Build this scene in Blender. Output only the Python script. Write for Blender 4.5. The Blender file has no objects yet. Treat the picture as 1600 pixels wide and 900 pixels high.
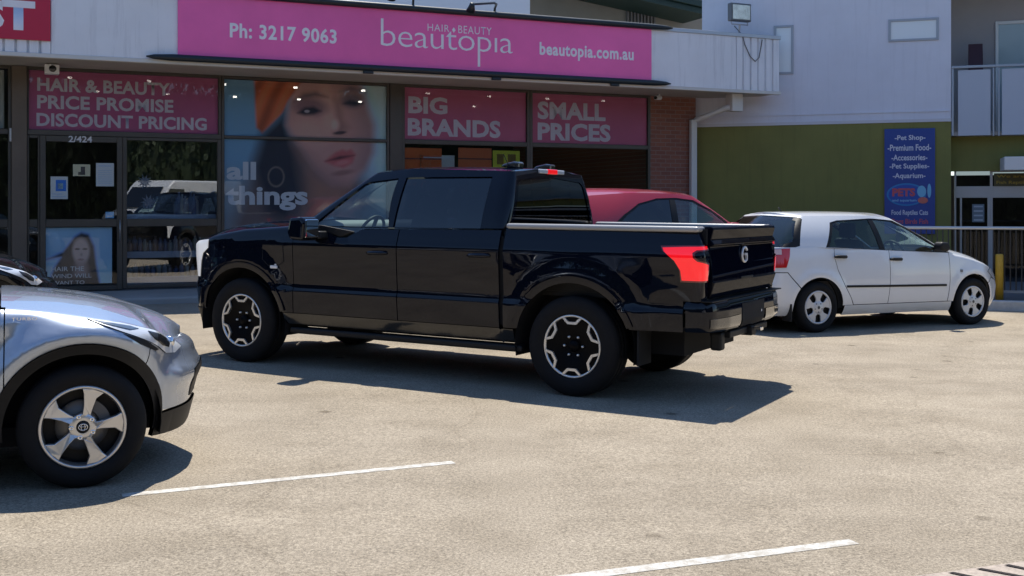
import bpy, bmesh, math, random
import numpy as np
from mathutils import Vector, Matrix

# ------------------------------------------------------------------ camera / sky / sun
SC = bpy.context.scene
COL = SC.collection
FPX, HY, CAMH = 1725.2, 323.3, 1.5734          # focal length in photo pixels, horizon row, eye height
ROLL = 0.0087                                  # the car park falls gently to the right
cam_d = bpy.data.cameras.new("camera")
cam = bpy.data.objects.new("camera", cam_d); COL.objects.link(cam)
cam_d.sensor_width = 36.0
cam_d.lens = 36.0 * FPX / 1600.0
cam_d.shift_y = -(450 - HY) / 1600.0
cam_d.clip_start, cam_d.clip_end = 0.05, 2000
cam.location = (0, 0, CAMH)
cam.rotation_euler = (math.radians(90), 0, 0)
SC.camera = cam

SUN_EL = math.radians(66.5)
world = bpy.data.worlds.new("World"); SC.world = world
world.use_nodes = True
wn = world.node_tree
sky = wn.nodes.new("ShaderNodeTexSky"); sky.sky_type = 'NISHITA'
sky.sun_disc = False
sky.sun_elevation = SUN_EL
sky.sun_rotation = math.radians(0)
sky.altitude = 50; sky.air_density = 1.0; sky.dust_density = 0.1; sky.ozone_density = 6.5
bg = wn.nodes["Background"]
wn.links.new(sky.outputs[0], bg.inputs[0])
bg.inputs[1].default_value = 0.135
sun_d = bpy.data.lights.new("sun", 'SUN'); sun = bpy.data.objects.new("sun", sun_d); COL.objects.link(sun)
sun_d.energy = 4.5; sun_d.angle = math.radians(0.53); sun_d.color = (1.0, 0.945, 0.85)
sun.rotation_euler = (-(math.pi / 2 - SUN_EL), 0, math.radians(2))
SC.view_settings.view_transform = 'Standard'
SC.view_settings.look = 'None'
SC.view_settings.gamma = 1.0
SC.view_settings.exposure = 0.48
SC.cycles.max_bounces = 10
SC.cycles.transparent_max_bounces = 24
SC.cycles.caustics_reflective = False
SC.cycles.caustics_refractive = False
random.seed(7)
RNG = np.random.default_rng(5)

# ------------------------------------------------------------------ helpers: materials
def lin(c):
    return tuple(((v / 255.0) / 12.92 if v / 255.0 <= 0.04045 else (((v / 255.0) + 0.055) / 1.055) ** 2.4) for v in c)

MATS = {}
def mat(name, col, rough=0.6, metal=0.0, coat=0.0, spec=0.5, emit=None, estr=0.0, var=0.0, vscale=6.0, bump=0.0, bscale=60.0, coat_rough=0.03):
    if name in MATS: return MATS[name]
    m = bpy.data.materials.new(name); m.use_nodes = True
    nt = m.node_tree; b = nt.nodes["Principled BSDF"]
    b.inputs["Base Color"].default_value = (*col, 1)
    b.inputs["Roughness"].default_value = rough
    b.inputs["Metallic"].default_value = metal
    b.inputs["Specular IOR Level"].default_value = spec
    b.inputs["Coat Weight"].default_value = coat
    b.inputs["Coat Roughness"].default_value = coat_rough
    if emit:
        b.inputs["Emission Color"].default_value = (*emit, 1)
        b.inputs["Emission Strength"].default_value = estr
    if var > 0 or bump > 0:
        tc = nt.nodes.new("ShaderNodeTexCoord")
    if var > 0:
        n = nt.nodes.new("ShaderNodeTexNoise"); n.inputs["Scale"].default_value = vscale
        n.inputs["Detail"].default_value = 6; n.inputs["Roughness"].default_value = 0.65
        nt.links.new(tc.outputs["Object"], n.inputs["Vector"])
        r = nt.nodes.new("ShaderNodeValToRGB")
        r.color_ramp.elements[0].position = 0.3; r.color_ramp.elements[1].position = 0.7
        r.color_ramp.elements[0].color = (*[max(0, c * (1 - var)) for c in col], 1)
        r.color_ramp.elements[1].color = (*[min(1, c * (1 + var)) for c in col], 1)
        nt.links.new(n.outputs["Fac"], r.inputs["Fac"])
        nt.links.new(r.outputs["Color"], b.inputs["Base Color"])
    if bump > 0:
        n2 = nt.nodes.new("ShaderNodeTexNoise"); n2.inputs["Scale"].default_value = bscale
        n2.inputs["Detail"].default_value = 4
        nt.links.new(tc.outputs["Object"], n2.inputs["Vector"])
        bp = nt.nodes.new("ShaderNodeBump"); bp.inputs["Strength"].default_value = bump; bp.inputs["Distance"].default_value = 0.01
        nt.links.new(n2.outputs["Fac"], bp.inputs["Height"]); nt.links.new(bp.outputs[0], b.inputs["Normal"])
    MATS[name] = m
    return m

def glass(name, tint, rough=0.0, ior=1.5, strength=1.0):
    """thin pane: tinted see-through plus mirror reflection by Fresnel"""
    if name in MATS: return MATS[name]
    m = bpy.data.materials.new(name); m.use_nodes = True
    nt = m.node_tree; nt.nodes.clear()
    o = nt.nodes.new("ShaderNodeOutputMaterial")
    t = nt.nodes.new("ShaderNodeBsdfTransparent"); t.inputs[0].default_value = (*tint, 1)
    g = nt.nodes.new("ShaderNodeBsdfGlossy"); g.inputs["Roughness"].default_value = rough
    g.inputs["Color"].default_value = (strength, strength, strength, 1)
    f = nt.nodes.new("ShaderNodeFresnel"); f.inputs["IOR"].default_value = ior
    geo = nt.nodes.new("ShaderNodeNewGeometry")
    mr = nt.nodes.new("ShaderNodeMix"); mr.data_type = 'FLOAT'          # same Fresnel on both faces of the thin pane
    mr.inputs["A"].default_value = ior; mr.inputs["B"].default_value = 1.0 / ior
    nt.links.new(geo.outputs["Backfacing"], mr.inputs["Factor"])
    nt.links.new(mr.outputs[0], f.inputs["IOR"])
    mx = nt.nodes.new("ShaderNodeMixShader")
    nt.links.new(f.outputs[0], mx.inputs[0]); nt.links.new(t.outputs[0], mx.inputs[1]); nt.links.new(g.outputs[0], mx.inputs[2])
    nt.links.new(mx.outputs[0], o.inputs[0])
    MATS[name] = m
    return m

def print_mat(name, see=0.0, rough=0.55):
    """printed film whose colours sit in the mesh attribute 'print'; see = share of pinholes one can look through"""
    if name in MATS: return MATS[name]
    m = bpy.data.materials.new(name); m.use_nodes = True
    nt = m.node_tree; b = nt.nodes["Principled BSDF"]; b.inputs["Roughness"].default_value = rough
    a = nt.nodes.new("ShaderNodeAttribute"); a.attribute_name = "print"
    nt.links.new(a.outputs["Color"], b.inputs["Base Color"])
    if see > 0:
        o = nt.nodes["Material Output"]
        t = nt.nodes.new("ShaderNodeBsdfTransparent"); mx = nt.nodes.new("ShaderNodeMixShader"); mx.inputs[0].default_value = see
        nt.links.new(b.outputs[0], mx.inputs[1]); nt.links.new(t.outputs[0], mx.inputs[2]); nt.links.new(mx.outputs[0], o.inputs[0])
    MATS[name] = m
    return m

def film(name, col, see=0.15, rough=0.5):
    if name in MATS: return MATS[name]
    m = mat(name, col, rough=rough, var=0.06, vscale=1.5)
    nt = m.node_tree; b = nt.nodes["Principled BSDF"]; o = nt.nodes["Material Output"]
    t = nt.nodes.new("ShaderNodeBsdfTransparent"); mx = nt.nodes.new("ShaderNodeMixShader"); mx.inputs[0].default_value = see
    nt.links.new(b.outputs[0], mx.inputs[1]); nt.links.new(t.outputs[0], mx.inputs[2]); nt.links.new(mx.outputs[0], o.inputs[0])
    return m

# ------------------------------------------------------------------ helpers: objects
def tag(o, label=None, cat=None, group=None, kind=None):
    if label: o["label"] = label
    if cat: o["category"] = cat
    if group: o["group"] = group
    if kind: o["kind"] = kind
    return o

def empty(name, M, label=None, cat=None, group=None):
    o = bpy.data.objects.new(name, None); COL.objects.link(o)
    o.empty_display_size = 0.2
    o.matrix_world = M
    return tag(o, label, cat, group)

def copy_tree(o, parent=None):
    c = o.copy(); COL.objects.link(c)
    c.parent = parent
    for ch in o.children: copy_tree(ch, c)
    return c

def link_mesh(name, me, m, parent=None, M=None, bevel=0.0, bseg=2):
    o = bpy.data.objects.new(name, me); COL.objects.link(o)
    if m is not None:
        if isinstance(m, (list, tuple)):
            for q in m: me.materials.append(q)
        else: me.materials.append(m)
    if parent is not None: o.parent = parent
    if M is not None: o.matrix_world = M
    if bevel > 0:
        b = o.modifiers.new("bevel", 'BEVEL'); b.width = bevel; b.segments = bseg; b.limit_method = 'ANGLE'; b.angle_limit = math.radians(40)
        b.harden_normals = False
    return o

class MB:
    """collects shapes into one mesh; off is subtracted from every vertex"""
    def __init__(s, off=(0, 0, 0)):
        s.v, s.f, s.sm, s.mi = [], [], [], []
        s.off = Vector(off); s.T = None
    def add(s, vs, fs, smooth=False, mi=0):
        n = len(s.v)
        for p in vs:
            p = Vector(p)
            if s.T is not None: p = s.T @ p
            s.v.append(p - s.off)
        for f in fs:
            s.f.append([i + n for i in f]); s.sm.append(smooth); s.mi.append(mi)
        return s
    def box(s, lo, hi, mi=0):
        x0, y0, z0 = lo; x1, y1, z1 = hi
        x0, x1 = min(x0, x1), max(x0, x1); y0, y1 = min(y0, y1), max(y0, y1); z0, z1 = min(z0, z1), max(z0, z1)
        return s.add([(x0, y0, z0), (x1, y0, z0), (x1, y1, z0), (x0, y1, z0), (x0, y0, z1), (x1, y0, z1), (x1, y1, z1), (x0, y1, z1)],
              [(3, 2, 1, 0), (4, 5, 6, 7), (0, 1, 5, 4), (1, 2, 6, 5), (2, 3, 7, 6), (3, 0, 4, 7)], mi=mi)
    def tube(s, pts, r, n=10, caps=True, mi=0):
        pts = [Vector(p) for p in pts]
        rs = r if isinstance(r, (list, tuple)) else [r] * len(pts)
        rings = []; vs = []; fs = []
        t0 = (pts[1] - pts[0]).normalized()
        up = Vector((0, 0, 1)) if abs(t0.z) < 0.9 else Vector((1, 0, 0))
        a = t0.cross(up).normalized()
        for i, p in enumerate(pts):
            t = (pts[min(i + 1, len(pts) - 1)] - pts[max(i - 1, 0)]).normalized()
            a = (a - t * a.dot(t)).normalized(); b = t.cross(a)
            for k in range(n):
                th = 2 * math.pi * k / n
                vs.append(p + (a * math.cos(th) + b * math.sin(th)) * rs[i])
        for i in range(len(pts) - 1):
            for k in range(n):
                fs.append((i * n + k, i * n + (k + 1) % n, (i + 1) * n + (k + 1) % n, (i + 1) * n + k))
        s.add(vs, fs, True, mi)
        if caps:
            s.add(vs[:n], [tuple(range(n - 1, -1, -1))], False, mi); s.add(vs[-n:], [tuple(range(n))], False, mi)
        return s
    def lathe(s, prof, n=48, mi=0, center=(0, 0, 0), smooth=True):
        """prof = (radius, y) pairs turned about the y axis"""
        cx, cy, cz = center; vs = []; fs = []
        for (r, y) in prof:
            for k in range(n):
                th = 2 * math.pi * k / n
                vs.append((cx + r * math.cos(th), cy + y, cz + r * math.sin(th)))
        for i in range(len(prof) - 1):
            for k in range(n):
                fs.append((i * n + k, i * n + (k + 1) % n, (i + 1) * n + (k + 1) % n, (i + 1) * n + k))
        return s.add(vs, fs, smooth, mi)
    def prism(s, poly, axis, a, b, mi=0):
        """2-D polygon pushed along an axis: 'x' takes (y,z), 'y' takes (x,z), 'z' takes (x,y)"""
        n = len(poly)
        def P(p, t):
            return (t, p[0], p[1]) if axis == 'x' else ((p[0], t, p[1]) if axis == 'y' else (p[0], p[1], t))
        vs = [P(p, a) for p in poly] + [P(p, b) for p in poly]
        fs = [tuple(range(n - 1, -1, -1)), tuple(range(n, 2 * n))]
        for i in range(n): fs.append((i, (i + 1) % n, n + (i + 1) % n, n + i))
        return s.add(vs, fs, False, mi)
    def mesh(s, name, sharp=35):
        me = bpy.data.meshes.new(name)
        me.from_pydata([tuple(p) for p in s.v], [], s.f)
        me.polygons.foreach_set("use_smooth", s.sm)
        me.polygons.foreach_set("material_index", s.mi)
        bm = bmesh.new(); bm.from_mesh(me)
        bmesh.ops.recalc_face_normals(bm, faces=bm.faces)
        bm.to_mesh(me); bm.free()
        me.update()
        return me
    def build(s, name, m, parent=None, M=None, bevel=0.0, bseg=2):
        return link_mesh(name, s.mesh(name), m, parent, M, bevel, bseg)

class Frame:
    """a wall's own axes: x along it to the right, y into the building, z up"""
    def __init__(s, ox, oy, dx, dy):
        l = math.hypot(dx, dy); s.d = (dx / l, dy / l); s.o = (ox, oy)
        s.M = Matrix(((s.d[0], -s.d[1], 0, ox), (s.d[1], s.d[0], 0, oy), (0, 0, 1, 0), (0, 0, 0, 1)))
    def at(s, px, py, y=0.0):
        """where the line of sight through a photo point meets the plane y in this frame -> (along, height)"""
        k = (px - 800) / FPX
        ox = s.o[0] - s.d[1] * y; oy = s.o[1] + s.d[0] * y
        t = (k * oy - ox) / (s.d[0] - k * s.d[1])
        dep = oy + s.d[1] * t
        return t, CAMH - (py - HY) / FPX * dep
    def thing(s, name, p, label=None, cat=None, group=None):
        return empty(name, s.M @ Matrix.Translation(p), label, cat, group)

def gz(x): return -math.tan(ROLL) * x
def ground_at(px, py):
    a, b = px - 800, py - HY
    u = a * math.cos(ROLL) + b * math.sin(ROLL); v = b * math.cos(ROLL) - a * math.sin(ROLL)
    d = FPX * CAMH / v
    return u / FPX * d, d

def car_matrix(x, y, yaw, sc=1.0):
    """a vehicle standing on the sloping car park, heading yaw"""
    return Matrix.Translation((x, y, gz(x))) @ Matrix.Rotation(ROLL, 4, 'Y') @ Matrix.Rotation(yaw, 4, 'Z') @ Matrix.Diagonal((sc, sc, sc, 1))

# lettering: Blender's built-in face, thickened by an outline offset, fitted to a box
def text_mesh(body, bold=0.0, depth=0.004, spacing=1.0, res=3, line=1.0):
    cu = bpy.data.curves.new("lettering", 'FONT'); cu.body = body
    cu.offset = bold; cu.extrude = depth; cu.resolution_u = res; cu.space_character = spacing; cu.space_line = line
    o = bpy.data.objects.new("lettering", cu); COL.objects.link(o)
    bpy.context.view_layer.update()
    me = bpy.data.meshes.new_from_object(o.evaluated_get(bpy.context.evaluated_depsgraph_get()))
    bpy.data.objects.remove(o); bpy.data.curves.remove(cu)
    return me

def letters(name, body, m, parent, x0, x1, z0, z1, y, off=(0, 0, 0), bold=0.0, depth=0.003, spacing=1.0, line=1.0):
    """text fitted into the rectangle x0..x1, z0..z1 of a wall frame, standing proud of plane y towards the viewer"""
    me = text_mesh(body, bold, 0.0, spacing, line=line)
    n = len(me.vertices); co = np.empty(n * 3); me.vertices.foreach_get("co", co); co = co.reshape(-1, 3)
    lo, hi = co.min(0), co.max(0)
    out = np.empty_like(co)
    out[:, 0] = x0 + (co[:, 0] - lo[0]) / (hi[0] - lo[0]) * (x1 - x0) - off[0]
    out[:, 2] = z0 + (co[:, 1] - lo[1]) / (hi[1] - lo[1]) * (z1 - z0) - off[2]
    out[:, 1] = y - depth - off[1]
    me.vertices.foreach_set("co", out.reshape(-1)); me.update(); me.materials.clear()
    return link_mesh(name, me, m, parent)

# ------------------------------------------------------------------ materials
K = 3.3     # printed and painted things in the shop front stand in shade: their own colour is this much brighter than the photo shows
def shade(c, k=None): return tuple(min(0.85, v * (k or K)) for v in lin(c))

M_frame = mat("bronze_aluminium", (0.075, 0.066, 0.055), rough=0.42, metal=0.3, var=0.12, vscale=3)
M_column = mat("brown_aluminium", (0.13, 0.10, 0.075), rough=0.5, metal=0.2, var=0.1, vscale=3)
M_glass = glass("shop_glass", (0.91, 0.93, 0.935), strength=0.48)
M_black = mat("black_plastic", (0.007, 0.007, 0.008), rough=0.55, spec=.35)
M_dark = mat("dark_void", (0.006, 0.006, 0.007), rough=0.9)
M_rubber = mat("tyre_rubber", (0.007, 0.007, 0.008), rough=0.8, spec=.3, var=0.2, vscale=20)
M_alloy = mat("alloy_silver", (0.62, 0.62, 0.63), rough=0.28, metal=0.85)
M_machined = mat("machined_alloy", (0.75, 0.74, 0.72), rough=0.3, metal=0.7)
M_gloss_black = mat("gloss_black", (0.008, 0.008, 0.009), rough=0.15, coat=0.6)
M_chrome = mat("chrome", (0.85, 0.85, 0.86), rough=0.08, metal=1.0)
M_white = mat("white_paint_metal", (0.74, 0.75, 0.77), rough=0.5)
M_disc = mat("brake_disc_steel", (0.16, 0.155, 0.15), rough=0.45, metal=0.7)
M_seat = mat("seat_cloth", (0.05, 0.05, 0.055), rough=0.9)
M_lens = mat("clear_lens", (0.78, 0.80, 0.82), rough=0.2, metal=0.25, coat=1.0)
M_tail = mat("red_lens", (0.55, 0.012, 0.015), rough=0.12, coat=1.0)
M_tail_on = mat("red_lens_lit", (0.6, 0.01, 0.015), rough=0.15, coat=1.0, emit=(1.0, 0.004, 0.012), estr=0.55)

def wall_material(name, col, streak=0.0, var=0.06, rough=0.8, scale=1.2, bump=0.15):
    if name in MATS: return MATS[name]
    m = mat(name, col, rough=rough, bump=bump, bscale=90)
    nt = m.node_tree; b = nt.nodes["Principled BSDF"]
    tc = nt.nodes.new("ShaderNodeTexCoord")
    n = nt.nodes.new("ShaderNodeTexNoise"); n.inputs["Scale"].default_value = scale; n.inputs["Detail"].default_value = 8; n.inputs["Roughness"].default_value = 0.6
    nt.links.new(tc.outputs["Object"], n.inputs["Vector"])
    r = nt.nodes.new("ShaderNodeValToRGB"); r.color_ramp.elements[0].position = 0.3; r.color_ramp.elements[1].position = 0.7
    r.color_ramp.elements[0].color = (*[c * (1 - var) for c in col], 1); r.color_ramp.elements[1].color = (*[min(1, c * (1 + var)) for c in col], 1)
    nt.links.new(n.outputs["Fac"], r.inputs["Fac"])
    src = r.outputs["Color"]
    if streak > 0:      # rain streaks: noise stretched down the wall
        mp = nt.nodes.new("ShaderNodeMapping"); mp.inputs["Scale"].default_value = (5.0, 5.0, 0.35)
        nt.links.new(tc.outputs["Object"], mp.inputs["Vector"])
        n2 = nt.nodes.new("ShaderNodeTexNoise"); n2.inputs["Scale"].default_value = 1.6; n2.inputs["Detail"].default_value = 7; n2.inputs["Roughness"].default_value = 0.7
        nt.links.new(mp.outputs[0], n2.inputs["Vector"])
        r2 = nt.nodes.new("ShaderNodeValToRGB"); r2.color_ramp.elements[0].position = 0.52; r2.color_ramp.elements[1].position = 0.74
        r2.color_ramp.elements[0].color = (1, 1, 1, 1); r2.color_ramp.elements[1].color = (1 - streak, 1 - streak, 1 - streak * 0.95, 1)
        nt.links.new(n2.outputs["Fac"], r2.inputs["Fac"])
        mx = nt.nodes.new("ShaderNodeMix"); mx.data_type = 'RGBA'; mx.blend_type = 'MULTIPLY'; mx.inputs["Factor"].default_value = 1
        nt.links.new(src, mx.inputs["A"]); nt.links.new(r2.outputs["Color"], mx.inputs["B"])
        src = mx.outputs["Result"]
    nt.links.new(src, b.inputs["Base Color"])
    return m

M_fascia = wall_material("painted_sheet_metal", (0.76, 0.78, 0.82), streak=0.2, var=0.05, rough=0.55)
M_soffit = wall_material("soffit_board", (0.42, 0.39, 0.35), streak=0.0, var=0.1)
M_greywall = wall_material("lilac_render", (0.66, 0.68, 0.76), streak=0.10, var=0.05)
M_green = wall_material("olive_render", (0.195, 0.190, 0.052), streak=0.14, var=0.10)
M_concrete = wall_material("concrete", (0.33, 0.32, 0.30), var=0.12, bump=0.3)
M_cream = wall_material("cream_render", (0.55, 0.56, 0.60), var=0.05)

def brick_material():
    m = mat("red_brick", (0.3, 0.12, 0.08), rough=0.85)
    nt = m.node_tree; b = nt.nodes["Principled BSDF"]
    tc = nt.nodes.new("ShaderNodeTexCoord"); mp = nt.nodes.new("ShaderNodeMapping"); mp.inputs["Rotation"].default_value = (math.radians(-90), 0, 0)
    nt.links.new(tc.outputs["Object"], mp.inputs["Vector"])
    br = nt.nodes.new("ShaderNodeTexBrick"); br.inputs["Scale"].default_value = 1.0
    br.inputs["Brick Width"].default_value = 0.24; br.inputs["Row Height"].default_value = 0.086; br.inputs["Mortar Size"].default_value = 0.008
    br.inputs["Color1"].default_value = (0.26, 0.10, 0.065, 1); br.inputs["Color2"].default_value = (0.20, 0.075, 0.055, 1); br.inputs["Mortar"].default_value = (0.24, 0.17, 0.14, 1)
    nt.links.new(mp.outputs[0], br.inputs["Vector"])
    nt.links.new(br.outputs["Color"], b.inputs["Base Color"])
    bp = nt.nodes.new("ShaderNodeBump"); bp.inputs["Strength"].default_value = 0.4; bp.inputs["Distance"].default_value = 0.01; bp.invert = True
    nt.links.new(br.outputs["Fac"], bp.inputs["Height"]); nt.links.new(bp.outputs[0], b.inputs["Normal"])
    return m
M_brick = brick_material()

def asphalt_material():
    m = mat("worn_asphalt", (0.25, 0.23, 0.2), rough=0.9)
    nt = m.node_tree; b = nt.nodes["Principled BSDF"]; b.inputs["Specular IOR Level"].default_value = 0.25
    tc = nt.nodes.new("ShaderNodeTexCoord")
    def noise(scale, detail, rough=0.6):
        n = nt.nodes.new("ShaderNodeTexNoise"); n.inputs["Scale"].default_value = scale; n.inputs["Detail"].default_value = detail; n.inputs["Roughness"].default_value = rough
        nt.links.new(tc.outputs["Object"], n.inputs["Vector"]); return n
    def ramp(src, p0, c0, p1, c1):
        r = nt.nodes.new("ShaderNodeValToRGB"); r.color_ramp.elements[0].position = p0; r.color_ramp.elements[1].position = p1
        r.color_ramp.elements[0].color = (*c0, 1); r.color_ramp.elements[1].color = (*c1, 1); nt.links.new(src, r.inputs["Fac"]); return r.outputs["Color"]
    def mul(a, b_, f=1.0):
        x = nt.nodes.new("ShaderNodeMix"); x.data_type = 'RGBA'; x.blend_type = 'MULTIPLY'; x.inputs["Factor"].default_value = f
        nt.links.new(a, x.inputs["A"]); nt.links.new(b_, x.inputs["B"]); return x.outputs["Result"]
    base = ramp(noise(0.35, 6).outputs["Fac"], 0.3, (0.312, 0.270, 0.212), 0.7, (0.376, 0.330, 0.266))
    agg = ramp(noise(58, 4, 0.85).outputs["Fac"], 0.36, (0.56, 0.54, 0.51), 0.64, (1.34, 1.31, 1.27))
    fine = ramp(noise(130, 2, 0.7).outputs["Fac"], 0.35, (0.70, 0.70, 0.70), 0.65, (1.22, 1.22, 1.2))
    patch = ramp(noise(1.6, 5).outputs["Fac"], 0.30, (0.84, 0.83, 0.81), 0.58, (1.05, 1.05, 1.05))
    v = nt.nodes.new("ShaderNodeTexVoronoi"); v.inputs["Scale"].default_value = 1.1                          # rare oil spots
    nt.links.new(tc.outputs["Object"], v.inputs["Vector"])
    spot = ramp(v.outputs["Distance"], 0.025, (0.50, 0.48, 0.45), 0.075, (1, 1, 1))
    mpt = nt.nodes.new("ShaderNodeMapping"); mpt.inputs["Rotation"].default_value = (0, 0, math.radians(8)); mpt.inputs["Scale"].default_value = (.10, 1.5, 1)
    nt.links.new(tc.outputs["Object"], mpt.inputs["Vector"])
    nt_ = nt.nodes.new("ShaderNodeTexNoise"); nt_.inputs["Scale"].default_value = 1.0; nt_.inputs["Detail"].default_value = 5; nt_.inputs["Roughness"].default_value = .6
    nt.links.new(mpt.outputs[0], nt_.inputs["Vector"])
    track = ramp(nt_.outputs["Fac"], 0.38, (0.92, 0.92, 0.92), 0.58, (1.02, 1.02, 1.02))
    wv = nt.nodes.new("ShaderNodeTexNoise"); wv.inputs["Scale"].default_value = 1.2; wv.inputs["Detail"].default_value = 4
    nt.links.new(tc.outputs["Object"], wv.inputs["Vector"])
    av = nt.nodes.new("ShaderNodeMix"); av.data_type = 'RGBA'; av.inputs["Factor"].default_value = .25
    nt.links.new(tc.outputs["Object"], av.inputs["A"]); nt.links.new(wv.outputs["Color"], av.inputs["B"])
    ck = nt.nodes.new("ShaderNodeTexVoronoi"); ck.feature = 'DISTANCE_TO_EDGE'; ck.inputs["Scale"].default_value = .32
    nt.links.new(av.outputs["Result"], ck.inputs["Vector"])
    crack = ramp(ck.outputs["Distance"], 0.0006, (0.90, 0.89, 0.88), 0.0020, (1, 1, 1))
    c = mul(mul(mul(mul(mul(mul(base, agg), fine), patch), spot), track), crack)
    nt.links.new(c, b.inputs["Base Color"])
    bp = nt.nodes.new("ShaderNodeBump"); bp.inputs["Strength"].default_value = 0.55; bp.inputs["Distance"].default_value = 0.01
    nt.links.new(noise(70, 4, 0.75).outputs["Fac"], bp.inputs["Height"]); nt.links.new(bp.outputs[0], b.inputs["Normal"])
    return m
M_asphalt = asphalt_material()

def line_material():
    m = mat("worn_line_paint", (0.72, 0.72, 0.70), rough=0.7)
    nt = m.node_tree; b = nt.nodes["Principled BSDF"]
    tc = nt.nodes.new("ShaderNodeTexCoord"); n = nt.nodes.new("ShaderNodeTexNoise"); n.inputs["Scale"].default_value = 16; n.inputs["Detail"].default_value = 9; n.inputs["Roughness"].default_value = 0.85
    nt.links.new(tc.outputs["Object"], n.inputs["Vector"])
    r = nt.nodes.new("ShaderNodeValToRGB"); r.color_ramp.elements[0].position = 0.43; r.color_ramp.elements[1].position = 0.60
    r.color_ramp.elements[0].color = (0.37, 0.335, 0.28, 1); r.color_ramp.elements[1].color = (0.62, 0.61, 0.57, 1)
    nt.links.new(n.outputs["Fac"], r.inputs["Fac"]); nt.links.new(r.outputs["Color"], b.inputs["Base Color"])
    return m
M_line = line_material()

# ------------------------------------------------------------------ ground and markings
g = MB(); R_ = 160
g.add([(-R_, -R_, gz(-R_)), (R_, -R_, gz(R_)), (R_, R_, gz(R_)), (-R_, R_, gz(-R_))], [(0, 1, 2, 3)])
tag(g.build("car_park", M_asphalt), kind="structure")

def stripe(p, q, w, name="parking_line", m=None, lift=0.002):
    a = Vector((*p, 0)); b = Vector((*q, 0)); n = (b - a).normalized(); s_ = Vector((-n.y, n.x, 0)) * w / 2
    vs = []
    for c in (a - s_, b - s_, b + s_, a + s_): vs.append((c.x, c.y, gz(c.x) + lift))
    mb = MB(); mb.add(vs, [(0, 1, 2, 3)])
    return tag(mb.build(name, m or M_line), kind="structure")

a0, a1 = ground_at(230, 770), ground_at(705, 722.5)
dv = ((a1[0] - a0[0]), (a1[1] - a0[1]))
stripe((a0[0] - dv[0] * .08, a0[1] - dv[1] * .08), a1, 0.072)
b0, b1 = ground_at(900, 901), ground_at(1330, 846.5)
dv = ((b1[0] - b0[0]), (b1[1] - b0[1]))
stripe((b0[0] - dv[0] * 2.2, b0[1] - dv[1] * 2.2), b1, 0.078)
# the corner of grooved concrete at the lower right, its joints dark brown strips laid on it
pc = ground_at(1420, 902); pe = ground_at(1640, 872)
M_slab = mat("pinkish_concrete", (0.40, 0.335, 0.275), rough=0.9, var=0.25, vscale=40, bump=0.5, bscale=120)
ex = Vector((pe[0] - pc[0], pe[1] - pc[1], 0)).normalized(); ey = Vector((-ex.y, ex.x, 0))
slab = MB(); joints = MB()
def slabpt(u, v, h): p = Vector((pc[0], pc[1], 0)) + ex * u + ey * v; return (p.x, p.y, gz(p.x) + h)
slab.add([slabpt(-0.05, -2.2, .004), slabpt(3, -2.2, .004), slabpt(3, 0, .004), slabpt(-0.05, 0, .004)], [(0, 1, 2, 3)])
for i in range(12):
    u0 = 0.02 + i * 0.155; ln = [0.19, 0.27, 0.22, 0.31][i % 4]
    joints.add([slabpt(u0, -0.02, .008), slabpt(u0 + .03, -0.02, .008), slabpt(u0 + .30, -ln - .2, .008), slabpt(u0 + .272, -ln - .2, .008)], [(0, 1, 2, 3)])
sl = tag(slab.build("drain_slab", M_slab), kind="structure")
tag(joints.build("slab_joint", mat("joint_brown", (.018, .012, .010), rough=.9)), kind="structure")

# ------------------------------------------------------------------ the shop row
D0 = 18.8
SH = Frame((190 - 800) / FPX * D0, D0, 0.914, 0.405)
ZFP = 0.15
ZSOF = SH.at(190, 110.5)[1]
YF = -(18.8 - 17.25) * 0.914                      # fascia plane lies this far in front of the glass line
sx = lambda px: SH.at(px, 200)[0]
Z_TR1, Z_TR0 = SH.at(190, 206)[1], SH.at(190, 214)[1]
Z_R1, Z_R0 = SH.at(190, 342)[1], SH.at(190, 354)[1]
Z_SILL = SH.at(190, 448)[1]
S_END = SH.at(1219, 100, YF)[0]
S_BR0, S_BR1 = sx(1015), sx(1087)
Z_FB = SH.at(900, 128, YF)[1] - 0.0
Z_FT = SH.at(1217, 60, YF)[1]
S_LEFT = -12.0

shop = SH.thing("shop_building", (0, 0, 0), "single storey shop row with bronze window frames under a deep white awning", "shop")
def part(name, mb, m, parent=shop, **k): return mb.build(name, m, parent, **k)

fp = MB(); fp.box((S_LEFT - 20, YF - 0.35, -0.4), (S_BR1 + 1.0, 0.02, ZFP))
tag(fp.build("footpath", M_concrete, None, SH.M, bevel=0.03), kind="structure")

w = MB()                                            # brick end of the row
w.box((S_BR0 + .012, 0, -0.3), (S_BR1, 9, ZSOF + .02))
part("brick_wall", w, M_brick)
w = MB(); w.box((S_LEFT, 0.02, -0.3), (S_BR0, 0.12, Z_SILL - .03)); part("plinth", w, mat("plinth_paint", (0.13, 0.14, 0.16), rough=0.7, var=0.1), bevel=.008)
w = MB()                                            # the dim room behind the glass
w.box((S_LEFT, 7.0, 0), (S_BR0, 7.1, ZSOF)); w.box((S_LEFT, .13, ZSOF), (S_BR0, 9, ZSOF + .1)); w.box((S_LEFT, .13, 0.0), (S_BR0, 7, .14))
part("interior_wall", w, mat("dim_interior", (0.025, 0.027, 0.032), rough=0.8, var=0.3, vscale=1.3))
so = MB(); so.box((S_LEFT, YF + .02, ZSOF), (S_END - .02, -.002, ZSOF + .05)); part("soffit", so, M_soffit)
rf = MB(); rf.box((S_LEFT, YF + .12, Z_FT - .35), (S_BR1 + .3, 9, Z_FT - .28)); part("roof", rf, mat("roof_sheet", (0.35, 0.36, 0.38), rough=0.5, metal=0.4))
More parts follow.
